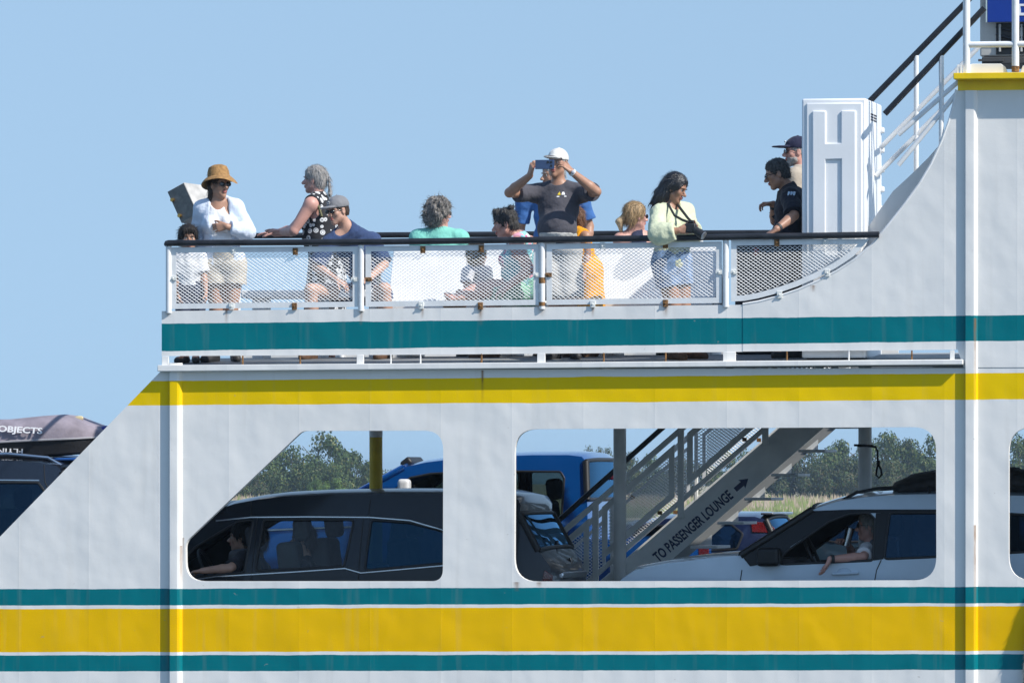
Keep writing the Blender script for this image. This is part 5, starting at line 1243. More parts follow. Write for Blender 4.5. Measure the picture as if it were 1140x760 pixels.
# dark minivan in the near lane
VAN = Car('minivan', 'dark slate minivan with chrome window lines in the slanted opening, an arm on its sill', 'minivan', .75, .98,
  [(-24,745,'grille'),(-30,712,'grille'),(-28,690,'body'),(-18,668,'body'),(20,652,'body'),(90,640,'body'),(150,628,'windshield'),(246,564.5,'body'),(258,560.5,'body'),(282,556,'body'),(310,552.6,'body'),(360,550.2,'body'),(430,549,'body'),(500,549.2,'body'),(550,551,'body'),(573,556,'body'),(576,562,'body'),(575,572,'rear_window'),(597,613,'body'),(610,630,'body'),(614,650,'body'),(615,700,'body'),(608,745,'body')],
  (400,637), [(95,.345),(500,.345)], paint('slate', (.004,.008,.015), .3, .2, .45, .3), tum=.15,
  windows=[([(262,580.5),(280,578),(272,637),(203,644),(188,641),(216,609)], None, 'open'), ([(291,578.5),(392,578.5),(383,630),(284,635)], M_GL_N, ''), ([(411,578.5),(454,581.5),(488,590),(528,605),(544,617),(492,627),(406,634.5)], glass_mat('privacy_glass', (.05,.10,.17), refl=1.65, sheen=(.22,.62,1)), '')],
  seams=[[(252,644),(249,690),(255,720)], [(284,576),(280,640),(278,720)], [(402,578),(399,640),(397,700)], [(277,575),(276,558)], [(408,575),(409,556)]],
  chrome=[[(196,648),(239,641.5),(331,636),(384,632.3),(402,637.3),(440,634),(492,629.3),(545,622)], [(238,579.5),(277,575.5),(340,575),(409,575.5),(454,579),(484,587.5),(515,598),(546,613)]])
for px, y in ((278,1.22),(278,2.2)): VAN.seat(px, 610, y)
for px, y in ((331,1.25),(331,2.2)): VAN.seat(px, 602, y, mat=pm('seat_dark', (.07,.075,.08), .8, var=.15))
for px, y in ((366,1.7),(455,1.3),(455,2.1)): VAN.seat(px, 598, y, w=.3)
VAN.dash(155, 215, 640); VAN.wheel_hub(232, 634, 1.25)
VAN.lamp('tail_lamp', [(604,634),(613,640),(614,668),(600,655)], M_RED); VAN.lamp('tail_lamp', [(604,634),(613,640),(614,668),(600,655)], M_RED, 1)
m = MB(); a = Vector((at(611,641,.75).x+.055, VAN.yc-.6, at(611,641,.75).z)); m.box((a.x-.03, a.y, a.z-.03), (a.x+.012, a.y+1.25, a.z+.03)); m.build('tail_trim', M_CHROME, VAN.root, bevel=.012)
m = MB(); m.tube([(at(598,618,.75).x+.06, VAN.yc-.35, at(598,618,.75).z), (at(592,606,.75).x+.06, VAN.yc, at(592,606,.75).z+.02)], .012, 6); m.build('wiper', M_SEAL, VAN.root)
m = MB(); c = Vector((at(604,626,.75).x+.075, VAN.yc+.05, at(604,626,.75).z)); m.tube([c + Vector((0,-.05,.03)), c+Vector((.012,0,-.03)), c+Vector((0,.05,.03))], .009, 6); m.build('badge', M_CHROME, VAN.root)
VAN.lamp('headlamp', [(-22,676),(10,660),(40,660),(20,680),(-18,690)], M_LAMP); VAN.lamp('headlamp', [(-22,676),(10,660),(40,660),(20,680),(-18,690)], M_LAMP, 1)

# white suv in the near lane
SUV = Car('white_suv', 'white sport utility vehicle below the stairs with a black roof bag', 'suv', .86, .97,
  [(676,745,'grille'),(671,712,'grille'),(672,690,'body'),(678,664,'body'),(690,645,'body'),(707,634,'body'),(744,626.7,'body'),(797,620,'body'),(824,618,'windshield'),(903,567,'body'),(912,563.6,'body'),(931,557.8,'body'),(960,553,'body'),(1000,550.3,'body'),(1060,549.5,'body'),(1150,552,'body'),(1215,559,'rear_window'),(1252,606,'body'),(1262,640,'body'),(1267,690,'body'),(1258,745,'body')],
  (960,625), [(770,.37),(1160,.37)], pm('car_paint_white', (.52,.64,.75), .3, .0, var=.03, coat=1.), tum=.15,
  frame=M_SEAL,
  windows=[([(864,628),(876,613),(921,581),(944,572),(966,571),(973,578),(972,623.5)], None, 'open'), ([(989,570.5),(1100,570.5),(1098,617),(984,622)], M_GL_D, ''), ([(1110,571),(1165,574),(1195,606),(1190,611),(1108,616)], M_GL_D, '')],
  seams=[[(826,634),(822,660),(824,700)], [(981,623),(976,634),(973,650),(974,700)], [(1104,617),(1104,690)]])
for px, y in ((989,1.3),(989,2.25),(1085,1.3),(1085,2.25)): SUV.seat(px, 598, y)
SUV.dash(822, 885, 622); SUV.wheel_hub(905, 617, 1.3)
for pl in ([(835,630),(827,620),(862,594),(903,568.5),(944,566.8),(1120,566.8),(1120,570),(944,571),(921,580.5),(880,608),(868,624)], [(973.5,571),(988.5,570.5),(983.5,622),(972.5,623.5)], [(1101,570),(1109,570.5),(1107,616),(1099,617)]):
    q = resample([(SUV.pt(a, b).x, SUV.pt(a, b).z) for a, b in pl], .06); P2, T = fill(q, ())
    link_mesh('pillar_trim', [(p[0], SUV.yc - SUV.h(p[0], p[1]) - .005, p[1]) for p in P2], [tuple(t) for t in T], pm('gloss_black', (.006,.007,.009), .35, spec=.3), SUV.root, True)
S = Shape(); c = SUV.pt(858, 619.5, .10); S.box(c, [.07,.085,.055], None, .025, .02); S.cone(c + Vector((.03,.06,-.03)), c + Vector((.06,.14,-.05)), .025, .025); sdf_obj('mirror', S, .012, pm('gloss_black', ()), SUV.root)
S = Shape(); S.cone(SUV.pt(928,638.5,.02), SUV.pt(955,637.2,.02), .014, .014, .01); S.ell(SUV.pt(940,635.6,.0), [.06,.02,.03]); sdf_obj('door_handle', S, .008, pm('car_paint_white', ()), SUV.root)
S = Shape(); S.cone(SUV.pt(1062,633,.02), SUV.pt(1089,632,.02), .014, .014, .01); sdf_obj('door_handle', S, .008, pm('car_paint_white', ()), SUV.root)
for sg in (-1, 1):
    m = MB(); pp = [SUV.pt(a, b, -.10, sg) + Vector((0,0,dz)) for a, b, dz in ((932,557.5,.0),(950,552.5,.035),(975,549,.045),(1060,547,.05),(1150,549,.04),(1180,554,.03))]; m.tube(pp, .014, 8); m.build('roof_rail', M_SEAL, SUV.root, smooth=True)
SUV.lamp('headlamp', [(680,668),(700,648),(722,645),(716,662),(690,675)], M_LAMP); SUV.lamp('headlamp', [(680,668),(700,648),(722,645),(716,662),(690,675)], M_LAMP, 1)
SUV.lamp('tail_lamp', [(1248,614),(1260,626),(1262,650),(1240,640)], M_RED); SUV.lamp('tail_lamp', [(1248,614),(1260,626),(1262,650),(1240,640)], M_RED, 1)
S = Shape()
for px, py, rx, rz in ((1012,543,.14,.07),(1030,538.5,.16,.09),(1055,536,.2,.10),(1090,536,.26,.105),(1125,536,.26,.11),(1155,540,.2,.09)):
    for y in (1.35, 1.8, 2.2): S.ell(at(px, py, y) + Vector((0,0,.01*math.sin(px+y*9))), [rx,.3,rz], None, .06)
S.noise(.014, 22, 4); S.noise(.006, 60, 5); S.clip([0,0,at(1040,547.5,1.8).z], [0,0,-1])
BG = empty('roof_bag', at(1080, 548, 1.8), 'black soft cargo bag strapped on the roof of the white vehicle', 'cargo bag')
sdf_obj('bag', S, .016, pm('black_nylon', (.012,.012,.014), .7, var=.4, vs=15, bump=.3, bs=90), BG)
for px in (1035, 1100):
    m = MB(); m.tube([at(px, 549, 1.05), at(px-1, 536, 1.1), at(px, 529, 1.4), at(px, 528, 2.2), at(px, 545, 2.55)], .012, 6); m.build('strap', M_SEAL, BG)

# blue pickup in the second lane
TRK = Car('blue_pickup', 'bright blue crew cab pickup truck parked behind the dark minivan', 'pickup truck', 5.2, 1.0,
  [(212,745,'grille'),(205,700,'grille'),(206,640,'body'),(214,600,'body'),(250,585,'body'),(330,571,'body'),(372,562,'windshield'),(447,520,'body'),(471,514.5,'body'),(495,511.5,'body'),(540,508,'body'),(590,506.3,'body'),(630,506.2,'body'),(645,508,'body'),(650,513,'rear_window'),(653,556,'body'),(655,597,'body'),(657,600,'body'),(780,600,'body'),(786,604,'body'),(788,640,'body'),(788,700,'body'),(782,740,'body')],
  (560,582), [(300,.42),(700,.42)], paint('blue', (.003,.095,.37), .25, .45), tum=.13, crown=.04,
  windows=[([(428,553),(455,531.5),(478,527),(538,524.5),(538,581),(404,577)], M_GL_L, ''), ([(552,524.3),(622,524.8),(626.5,532),(625,579),(552,581)], M_GL_L, '')],
  seams=[[(396,582),(398,640)], [(545,522),(546,583),(545,700)], [(632,583),(630,700)]])
TRK.seat(520, 560, 5.7, mat=M_SEATL); TRK.seat(520, 560, 6.6); TRK.seat(612, 556, 5.7, w=.3); TRK.seat(612, 556, 6.6, w=.3); TRK.dash(385, 440, 576); TRK.wheel_hub(458, 570, 5.7)
S = Shape(); c = TRK.pt(452, 543, .14); S.box(c, [.025,.05,.055], None, .03, .02); S.cone(c, c + Vector((.03,.15,-.04)), .025, .025); sdf_obj('mirror', S, .014, pm('mirror_reflection_white', (.7,.7,.7), .3), TRK.root)  # white colour stands in for the bright reflection on the mirror
S = Shape(); S.box(at(459,515,5.8), [.035,.3,.02], np.array([[.8,0,.6],[0,1,0],[-.6,0,.8]]), .02, .02); sdf_obj('roof_deflector', S, .014, M_SEAL, TRK.root)
m = MB(); q = TRK.pt(341, 584, .004); m.box((q.x-.05, q.y-.01, q.z-.03), (q.x+.05, q.y+.02, q.z+.03)); m.build('fender_badge', M_CHROME, TRK.root, bevel=.006)
TRK.line('chrome_strip', [(250,592),(340,588),(400,586)], .014, M_CHROME)
m = MB(); a = Vector((at(652,522,5.2).x+.07, TRK.yc+.25, at(652,522,5.2).z-.07)); m.box((a.x-.05, a.y, a.z-.03), (a.x-.01, a.y+.35, a.z+.03)); m.build('brake_lamp', M_RED, TRK.root, bevel=.008)
TRK.lamp('tail_lamp', [(776,606),(787,606),(788,640),(777,640)], M_RED); TRK.lamp('headlamp', [(208,616),(236,606),(240,628),(208,640)], M_LAMP)

# dark blue hatchback behind the stairs
HB = Car('dark_blue_hatchback', 'dark navy hatchback with red tail lamps glimpsed under the stairs', 'car', 5.4, .88,
  [(458+100,745,'grille'),(452+100,700,'body'),(458+100,655,'body'),(560+40,636,'body'),(640,627,'windshield'),(700,586,'body'),(740,577,'body'),(790,574.5,'body'),(838,575,'body'),(850,579,'rear_window'),(862,604,'body'),(866,640,'body'),(866,700,'body'),(860,740,'body')],
  (760,617), [(620,.32),(810,.32)], paint('navy', (.006,.015,.06), .3, .4), tum=.15,
  windows=[([(690,596),(712,586),(765,583.5),(765,613),(672,617)], M_GL_D, ''), ([(772,583.5),(812,583.5),(826,594),(820,611),(772,613)], M_GL_D, '')])
HB.lamp('tail_lamp', [(834,580.5),(852,581),(860,588),(858,593),(836,592)], M_RED, out=.012); 
m = MB(); a = Vector((at(860,594,5.4).x+.03, HB.yc+.45, at(860,594,5.4).z-.08)); m.box((a.x-.06, a.y, a.z-.13), (a.x+.03, a.y+.30, a.z+.02)); m.build('tail_lamp', M_RED, HB.root, bevel=.02)
m = MB(); a = at(846,574.5,5.4); m.box((a.x-.02, HB.yc-.7, a.z+.012), (a.x+.10, HB.yc+.7, a.z+.035)); m.build('spoiler', pm('spoiler_grey', (.16,.17,.19), .3, .4, coat=.8), HB.root, bevel=.01)
SV = Car('dark_teal_hatchback', 'dark teal car in the far lane seen through the white vehicle', 'car', 7.9, .86,
  [(838,745,'grille'),(832,700,'body'),(838,650,'body'),(860,622,'body'),(890,612,'windshield'),(945,573,'body'),(980,567,'body'),(1060,567,'body'),(1110,574,'rear_window'),(1140,605,'body'),(1148,650,'body'),(1146,735,'body')],
  (1000,606), [(885,.32),(1090,.32)], paint('silver', (.03,.06,.085), .3, .5), tum=.16,
  windows=[([(916,603),(948,578),(1000,574),(1000,602)], M_GL_D, ''), ([(1008,574),(1070,574),(1100,586),(1092,600),(1008,602)], M_GL_D, '')])

# dark suv ahead, with surfboards on its roof
DS = Car('dark_suv', 'large dark navy sport utility vehicle beyond the sloping hull with boards on its roof', 'suv', 3.5, 1.0,
  [(-545,745,'grille'),(-552,690,'grille'),(-550,640,'body'),(-525,612,'body'),(-400,598,'body'),(-330,590,'windshield'),(-250,532,'body'),(-220,522,'body'),(-120,513.5,'body'),(0,512.5,'body'),(40,514.5,'body'),(58,518.5,'body'),(64,525,'rear_window'),(84,590,'body'),(92,640,'body'),(92,700,'body'),(84,745,'body')],
  (0,600), [(-430,.41),(-20,.41)], paint('nightblue', (.008,.012,.024), .22, .4), tum=.15,
  windows=[([(-268,592),(-236,540),(-215,537),(-160,536),(-160,594)], M_GL_D, ''), ([(-150,536),(-72,536),(-72,598),(-150,596)], M_GL_D, ''), ([(-62,536.5),(39,537),(50,552),(58,592),(48,600),(-62,599)], M_GL_D, '')],
  seams=[[(44,517),(46,536),(56,556)], [(-67,534),(-68,690)]], chrome=[[(-236,534),(-150,532.5),(-60,533.5),(40,534.5)]])
for px in (-120, -10):
    m = MB(); z = at(px, 513, 4.5).z; x = at(px, 513, 4.5).x; m.box((x-.03, 3.75, z+.04), (x+.03, 5.25, z+.075)); 
    for y in (3.8, 5.2): m.box((x-.04, y-.03, z-.03), (x+.04, y+.03, z+.039))
    m.build('roof_bar', M_SEAL, DS.root)
for sg in (-1, 1):
    m = MB(); m.tube([DS.pt(a, b, -.12, sg) + Vector((0,0,dz)) for a, b, dz in ((-230,523,.0),(-200,519,.05),(0,511,.05),(45,514,.04),(62,519,0))], .018, 8); m.build('roof_rail', M_CHROME, DS.root, smooth=True)
m = MB(); a = at(62,519,3.5); m.box((a.x-.02, 3.75, a.z-.02), (a.x+.16, 5.25, a.z+.02)); m.build('spoiler', paint('nightblue', ()), DS.root, bevel=.012)
DS.seat(-110, 560, 4.0); DS.seat(-110, 560, 5.0); DS.seat(20, 566, 4.5, w=.5)
BB = empty('board_bag', at(0, 508, 4.2), 'padded purple grey and black surfboard bag strapped on top of the dark vehicle', 'surfboard bag')
yb = 3.9; wd_ = .42
stt = [(-330,486,496,509,.16),(-280,474,495,511,.32),(-160,468,494,511.5,.42),(-60,467,493.5,510.5,.42),(0,466,492.3,509,.42),(37,462.2,490.3,508,.42),(61,460.6,489.4,505.6,.42),(74,462,488.8,504.8,.41),(86,467,488.2,504.2,.38),(104,473.5,487,501.5,.31),(116,480,486.4,493,.20),(120,483,486,488,.10)]
m = MB(); V = []; F = []; K = 10
for px, t, sm, b, w in stt:
    T_, S_, X_ = at(px, t, yb).z, at(px, sm, yb).z, at(px, sm, yb).x
    for k in range(K+1):
        u = k/K; a = math.pi*u; cy = -math.copysign(abs(math.cos(a))**.55, math.cos(a)); V.append((X_, yb+wd_+cy*w, S_ + (T_-S_)*math.sin(a)**.75))
n = len(stt)
for i in range(n-1):
    for k in range(K): F.append((i*(K+1)+k, (i+1)*(K+1)+k, (i+1)*(K+1)+k+1, i*(K+1)+k+1))
F += [tuple(range(K+1)), tuple(range((n-1)*(K+1), n*(K+1)))[::-1]]
m.add(V, F); bt = m.build('padded_top', pm('bag_mauve', (.26,.225,.26), .8, var=.22, vs=7, bump=.5, bs=18), BB, smooth=True, angle=60)
m = MB(); V = []; F = []
for px, t, sm, b, w in stt:
    S_, B_, X_ = at(px, sm, yb).z, at(px, b, yb).z, at(px, sm, yb).x
    V += [(X_, yb+wd_-w*1.01, S_-.003), (X_, yb+wd_-w*.93, B_), (X_, yb+wd_+w*.93, B_), (X_, yb+wd_+w*1.01, S_-.003)]
for i in range(n-1):
    for k in range(4): F.append((i*4+k, i*4+(k+1)%4, (i+1)*4+(k+1)%4, (i+1)*4+k))
F += [(3,2,1,0), tuple(range((n-1)*4, n*4))]; F = [f[::-1] for f in F]
m.add(V, F); bb = m.build('black_base', pm('bag_black', (.014,.014,.017), .7, var=.3, bump=.3, bs=40), BB, bevel=.01)
m = MB(); m.tube([at(px, sm-.3, yb) + Vector((0, wd_-w-.006, 0)) for px, t, sm, b, w in stt], .010, 6); m.build('zip_piping', pm('piping', (.35,.34,.36), .6), BB, smooth=True)
m = MB(); m.box((at(-150,510,yb).x, yb+.05, at(0,512.5,yb).z), (at(92,504,yb).x, yb+wd_*2-.05, at(0,509.3,yb).z)); o = m.build('blue_board', pm('board_blue', (.01,.08,.30), .4), BB, bevel=.01)
M_LET = pm('white_lettering', (.80,.79,.80), .7, var=.04)
pl = at(-2.5, 478.6, yb-.01); ang = R(-3.2)
ro = Matrix.Rotation(R(0), 3, 'Y') @ Matrix.Rotation(-ang, 3, 'Y') @ Matrix.Rotation(R(72), 3, 'X')
t_ = text_obj('lettering', 'OBJECTS', .082, M_LET, BB, pl + Vector((0,-.011,-.012)), ro, .004, 1.33, .002)
pl = at(26.5, 499.6, yb); ro = Matrix.Rotation(R(180+2), 3, 'Y') @ Matrix.Rotation(R(90), 3, 'X')
text_obj('lettering', 'FLYING', .068, M_LET, BB, Vector((pl.x, yb-.012, pl.z)), ro, .005, 1.45, .0005)
FN = empty('surfboard_fin', at(87,467,4.2), 'cream surfboard fin sticking up from the purple grey bag', 'fin')
S = Shape(); S.ell(at(87,466,4.15), [.052,.012,.028], np.array([[.97,0,.22],[0,1,0],[-.22,0,.97]])); sdf_obj('blade', S, .006, pm('fin_cream', (.62,.52,.30), .4), FN)
S = Shape(); S.ell(at(118.5,481,4.2), [.085,.10,.062], None, .01); S.clip([0,0,at(118,484,4.2).z], [0,0,-1]); bl = sdf_obj('rolled_towel', S, .012, C_('royalblue', (.03,.04,.22)), None); tag(bl, 'rounded royal blue bundle at the tail of the surfboard bag', 'bundle')

# ------------------------------------------------------------------ people in the vehicles
def seated(label, px, py, y, face=(-1,-.1,0), arm=None, skin=None, hair='short', hmat=None, top=None, h=.009, size=1., glasses=False, hands=None, hair_kw=None):
    """someone in a seat whose head is seen at (px, py)"""
    c = at(px, py, y); z = size; J = dict(head=c, neck=c + Vector((.02,0,-.19*z)), hip=c + Vector((.13,0,-.74*z)))
    for q, sg in (('a',-1),('b',1)):
        J['sh'+q] = J['neck'] + Vector((.01, sg*.17*z, -.07*z)); J['el'+q] = J['sh'+q] + Vector((-.12, sg*.05, -.26*z)); J['wr'+q] = J['el'+q] + Vector((-.24*z, -sg*.05, .03))
        J['kn'+q] = J['hip'] + Vector((-.43*z, sg*.11, .06)); J['an'+q] = J['kn'+q] + Vector((-.10, 0, -.36*z)); J['to'+q] = J['an'+q] + Vector((-.18,0,-.03))
    if arm: J.update(arm)
    p = Person(label, J, Vector((J['hip'].x, y, CD+.36)), face, (-1,0,0), hs=.98*z**.5, size=z, skin=skin, h=h, hands=hands)
    p.hair(hmat or M_HAIRD, inf=.012, **(hair_kw or {}))
    p.top('t_shirt', top or C_('darktee', (.04,.04,.05)), .8, -.05, loose=.02, h=.010); p.bottom('trousers', C_('slate', ()), 1.9, h=.012); p.shoes(M_SHOE); p.eyes()
    if glasses: p.glasses(M_GLS)
    return p
yv = 1.2
seated('minivan driver with a bare forearm on the open window sill', 268, 598, yv, arm=dict(ela=at(256,632,.82), wra=at(225,635,.74), sha=at(271,622,1.0)), skin=M_SKIN, hands=dict(a=dict(d=(-1,-.1,-.12), n=(0,0,-1), t=(0,1,0), curl=(20,25,20))))
seated('front passenger of the minivan with dark hair and a pale strap', 284, 601, 2.15, skin=M_SKINO, hair_kw=dict(nape=None), top=C_('navy', ()))
seated('dark haired passenger in the middle row of the minivan', 337, 600, 1.3, skin=M_SKIN, hmat=M_HAIRB, hair_kw=dict(nape=None, inf=.03) if False else dict(nape=None))
p = seated('driver of the white vehicle in a white shirt drinking from a steel tumbler', 967, 585.5, 1.32, face=(-1,-.22,.02), arm=dict(sha=at(966,612,1.12), ela=at(961,619.5,.93), wra=at(924,622,.80), elb=at(950,617,1.62), wrb=at(945,607,1.42)), skin=M_SKINP, hmat=M_HAIRG, top=C_('white', ()), h=.006, glasses=True,
       hands=dict(a=dict(d=(-.5,-.13,-1), n=(-.9,.1,.4), t=(-.1,1,.1), curl=(8,16,12), spread=7), b=dict(d=(-.5,-.5,.6), n=(-.3,-.5,-.6), t=(-.3,0,.9), curl=(35,40,30))))
c = A3(p.J['wra']); d = unit(c - A3(p.J['ela'])); m = MB(); m.lathe([(.03,-.014),(.036,-.014),(.036,.014),(.03,.014)], c - d*.02, 14, d); m.build('wristwatch', M_SHOE, p.root, smooth=True)
c = at(944, 598, 1.36); m = MB(); ax = Vector((.25,0,1)).normalized(); m.lathe([(.001,-.075),(.032,-.075),(.040,.07),(.042,.085),(.036,.088),(.001,.088)], c, 20, ax)
tag(m.build('tumbler', pm('steel_tumbler', (.6,.61,.6), .22, 1., var=.05), None, smooth=True, angle=40), 'steel tumbler raised by the driver of the white vehicle', 'tumbler')

# ------------------------------------------------------------------ machine and sign on the upper platform
AC = empty('air_conditioner', at(1118, 66, 2.1), 'grey outdoor machine cabinet behind the white rail at the top corner', 'machine cabinet')
M_ACG = pm('machine_grey', (.46,.45,.42), .5, var=.12, vs=5, bump=.1)
a, b = at(1091, -30, 2.0), at(1091, 63, 2.0); x1 = at(1215, 0, 2.0).x
m = MB(); m.box((a.x, 2.0, b.z), (x1, 2.8, a.z)); cs = m.build('casing', M_ACG, AC, bevel=.012)
q0, q1 = at(1109, 26, 2.0), at(1212, 60, 2.0); m = MB(); m.box((q0.x, 1.994, q1.z), (q1.x, 1.9995, q0.z)); m.build('fan_opening', pm('machine_dark', (.05,.05,.05), .8), AC)
for k in range(4):
    m = MB(); y = 30 + k*8; p0, p1 = at(1109, y, 1.985), at(1145, y-4+((k*7)%9), 1.985); m.tube([p0, p0.lerp(p1,.5) + Vector((0,-.01,-.05+.02*k)), p1], .012, 6); m.build('cable', M_BLACK, AC, smooth=True)
for px, w in ((1112,.02),(1128,.05),(1136,.02)):
    p = at(px, 27, 1.99); m = MB(); m.box((p.x, 1.97, at(px,58,1.99).z), (p.x+w, 1.9935, p.z)); m.build('bracket', M_ACG, AC, bevel=.004)
m = MB(); p = at(1095, 64, 2.1); m.box((p.x, 1.95, at(0,84,2.1).z), (x1, 2.75, p.z-.005)); m.build('base', pm('machine_base', (.06,.06,.06), .7), AC, bevel=.01)
m = MB(); p = at(1090, 66.5, 2.0); m.box((p.x, 1.92, p.z-.02), (p.x+.22, 1.949, p.z)); m.build('base_lip', pm('machine_base', ()), AC)
SG = empty('blue_sign', at(1140, 12, 1.9), 'deep blue sign with white lettering at the top right corner', 'sign')
a, b = at(1099, 25, 1.90), at(1190, -45, 1.90); m = MB(); m.box((a.x, 1.90, a.z), (b.x, 1.93, b.z)); m.build('panel', pm('sign_blue', (.004,.035,.26), .35, var=.06), SG, bevel=.004)
m = MB(); m.box((a.x-.012, 1.898, a.z), (a.x-.001, 1.932, b.z)); m.build('edge_strip', pm('sign_edge', (.45,.55,.55), .4), SG)
ML = pm('sign_white', (.8,.8,.8), .4, var=.02); px = lambda u, v: (at(u, v, 1.898).x, at(u, v, 1.898).z)
for pl in ([px(1133.5,4.5),px(1142,4.5),px(1142,7),px(1136,7),px(1136,10),px(1133.5,10)], [px(1133.5,10),px(1136.5,10),px(1136.5,14.5),px(1148,14.5),px(1148,17.5),px(1133.5,17.5)]):
    m = MB(); m.prism(pl, 1.8955, 1.8995); m.build('lettering', ML, SG)

# rope fender and tyre on the hull at the lower right
m = MB(); CL = [at(1178,628,-.062), at(1162,660,-.06), at(1148,700,-.058), at(1144,745,-.058), at(1145,790,-.058)]
def on(t):
    u = t*(len(CL)-1); k = min(int(u), len(CL)-2); return CL[k].lerp(CL[k+1], u-k)
for k in range(4):
    m.tube([on(i/47) + Vector((.022*math.cos(i*.55+k*1.571), .022*math.sin(i*.55+k*1.571), 0)) for i in range(48)], .020, 8)
rnd = random.Random(5)
for i in range(1100):
    w = rnd.random()*6.28; c = on(rnd.random()) + Vector((.038*math.cos(w), .038*math.sin(w), 0)); d = Vector((math.cos(w)*.6, math.sin(w)*.6, -rnd.random())).normalized()*.032
    s_ = Vector((0,0,1)).cross(d).normalized()*.0035; m.add([c-s_, c+s_, c+d], [(0,1,2)])
tag(m.build('rope_fender', pm('pale_rope', (.50,.47,.42), .9, var=.35, vs=30, bump=.8, bs=80), None, smooth=True, angle=60), 'frayed pale rope fender hanging against the hull at the right edge', 'rope fender')
c = at(1166, 790, -.12); m = MB(); V = []
m.lathe([(.14,-.08),(.24,-.10),(.30,-.06),(.31,0),(.30,.06),(.24,.10),(.14,.08),(.12,0),(.14,-.08)], (c.x, -.112, c.z), 36, (0,1,0))
tag(m.build('tyre_fender', M_TYRE, None, smooth=True, angle=60), 'black tyre fender hanging at the lower right corner of the hull', 'tyre')

# ------------------------------------------------------------------ water, marsh, trees
def water_mat():
    m = pm('water', (.035,.07,.09), .12, var=.2, vs=.05, spec=.5); t = m.node_tree; b = t.nodes['Principled BSDF']
    c = nn(t, 'TexCoord'); n = nn(t, 'TexNoise'); n.inputs['Scale'].default_value = .8; n.inputs['Detail'].default_value = 6; t.links.new(c.outputs['Object'], n.inputs['Vector'])
    bp = nn(t, 'Bump'); bp.inputs['Strength'].default_value = .6; bp.inputs['Distance'].default_value = .2; t.links.new(n.outputs['Fac'], bp.inputs['Height']); t.links.new(bp.outputs[0], b.inputs['Normal']); return m
S_ = 6000
o = link_mesh('water', [(-S_,-S_,0),(S_,-S_,0),(S_,S_,0),(-S_,S_,0)], [(0,1,2,3)], water_mat()); tag(o, kind='structure')
def polar(dist, px, z=0.): return atz(px, dist, z)
# marsh: one uneven sheet from 540 m to beyond the trees
rl = random.Random(11); V = []; F = []; pxs = list(range(-2600, 3800, 80)); ds = [520, 540, 580, 640, 720, 820, 950, 1100, 1400, 2200]
for d in ds:
    for p in pxs:
        z = -.15 if d == 520 else .35 + .18*math.sin(p*.013 + d*.02) + .25*math.sin(p*.004+1) + (.9 if d > 1000 else 0)*.5
        V.append(polar(d + 14*math.sin(p*.021), p, z))
n = len(pxs)
for i in range(len(ds)-1):
    for j in range(n-1): F.append((i*n+j, i*n+j+1, (i+1)*n+j+1, (i+1)*n+j))
mm = pm('marsh_ground', (.30,.26,.16), .95, var=.5, vs=.06)
o = link_mesh('marsh', V, F, mm, None, True); tag(o, kind='structure')
# tall marsh grass, countless blades
V = []; F = []; MI = []
for i in range(26000):
    d = 525 + 300*rl.random()**1.6; p = rl.uniform(-250, 1400); c = polar(d, p, .25); h = rl.uniform(.35, 1.0)*(1.3 if d > 640 else .8); w = rl.uniform(.05,.16); k = rl.uniform(-.25,.25)
    m_ = 0 if d < 600 + 60*math.sin(p*.03) else 1
    if rl.random() < .25: m_ = 1 - m_
    n = len(V); a = Vector((CR.x, CR.y, 0))*w; V += [c - a, c + a, c + Vector((k, rl.uniform(-.2,.2), h))]; F.append((n, n+1, n+2)); MI.append(m_)
o = link_mesh('marsh_grass', V, F, [pm('grass_green', (.24,.29,.10), .9, var=.3, vs=.3), pm('grass_straw', (.46,.37,.27), .9, var=.3, vs=.3)], None, False, MI); tag(o, 'belt of green and straw coloured marsh grass along the shore', kind='stuff')
# trees
def crown_mesh(seed, n=5600, stretch=1.):
    r = random.Random(seed); V = []; F = []; MI = []
    lobes = []
    for i in range(r.randint(15, 20)):
        w = r.uniform(0, 6.28); rad = r.uniform(.05,.66); zz = r.uniform(.12, .84 - .35*max(0, rad-.2)); lobes.append((Vector((rad*math.cos(w), rad*math.sin(w), zz)), r.uniform(.18,.32)))
    for i in range(n):
        c, q = lobes[i % len(lobes)]; v = Vector((r.gauss(0,1), r.gauss(0,1), r.gauss(0,1))).normalized(); p = c + v*q*(r.random()**.4)*Vector((1,1,.85)).length/1.66
        p.z = c.z + (p.z-c.z)*.85
        if p.z < .01: continue
        s = r.uniform(.015,.034); a = Vector((r.gauss(0,1), r.gauss(0,1), r.gauss(0,1))).normalized(); b = a.cross(v + Vector((.1,.2,.3))).normalized(); nrm = (v + a*.6).normalized(); e = nrm.cross(a).normalized()
        n0 = len(V); V += [p - e*s, p + nrm.cross(e)*s*.8, p + e*s, p - nrm.cross(e)*s*.8]; F.append((n0, n0+1, n0+2, n0+3)); MI.append(0 if r.random() < .6 else (1 if r.random() < .7 else 2))
    return V, F, MI
LEAF = [pm('leaf_dark', (.042,.072,.020), .7, var=.35, vs=.8, spec=.25), pm('leaf_mid', (.080,.115,.032), .7, var=.3, vs=.8, spec=.25), pm('leaf_olive', (.14,.145,.05), .7, var=.3, vs=.8, spec=.25)]
LEAF2 = [pm('leaf_fresh', (.085,.15,.025), .7, var=.3, vs=.8, spec=.25), LEAF[1], pm('leaf_lime', (.13,.19,.04), .7, var=.3, vs=.8, spec=.25)]
LEAF3 = [pm('leaf_dull', (.065,.078,.032), .75, var=.35, vs=.8, spec=.2), LEAF[0], pm('leaf_brown', (.10,.085,.045), .75, var=.3, vs=.8, spec=.2)]
BARK = pm('bark', (.11,.09,.07), .9, var=.4, vs=4, bump=.5)
CROWNS = {}
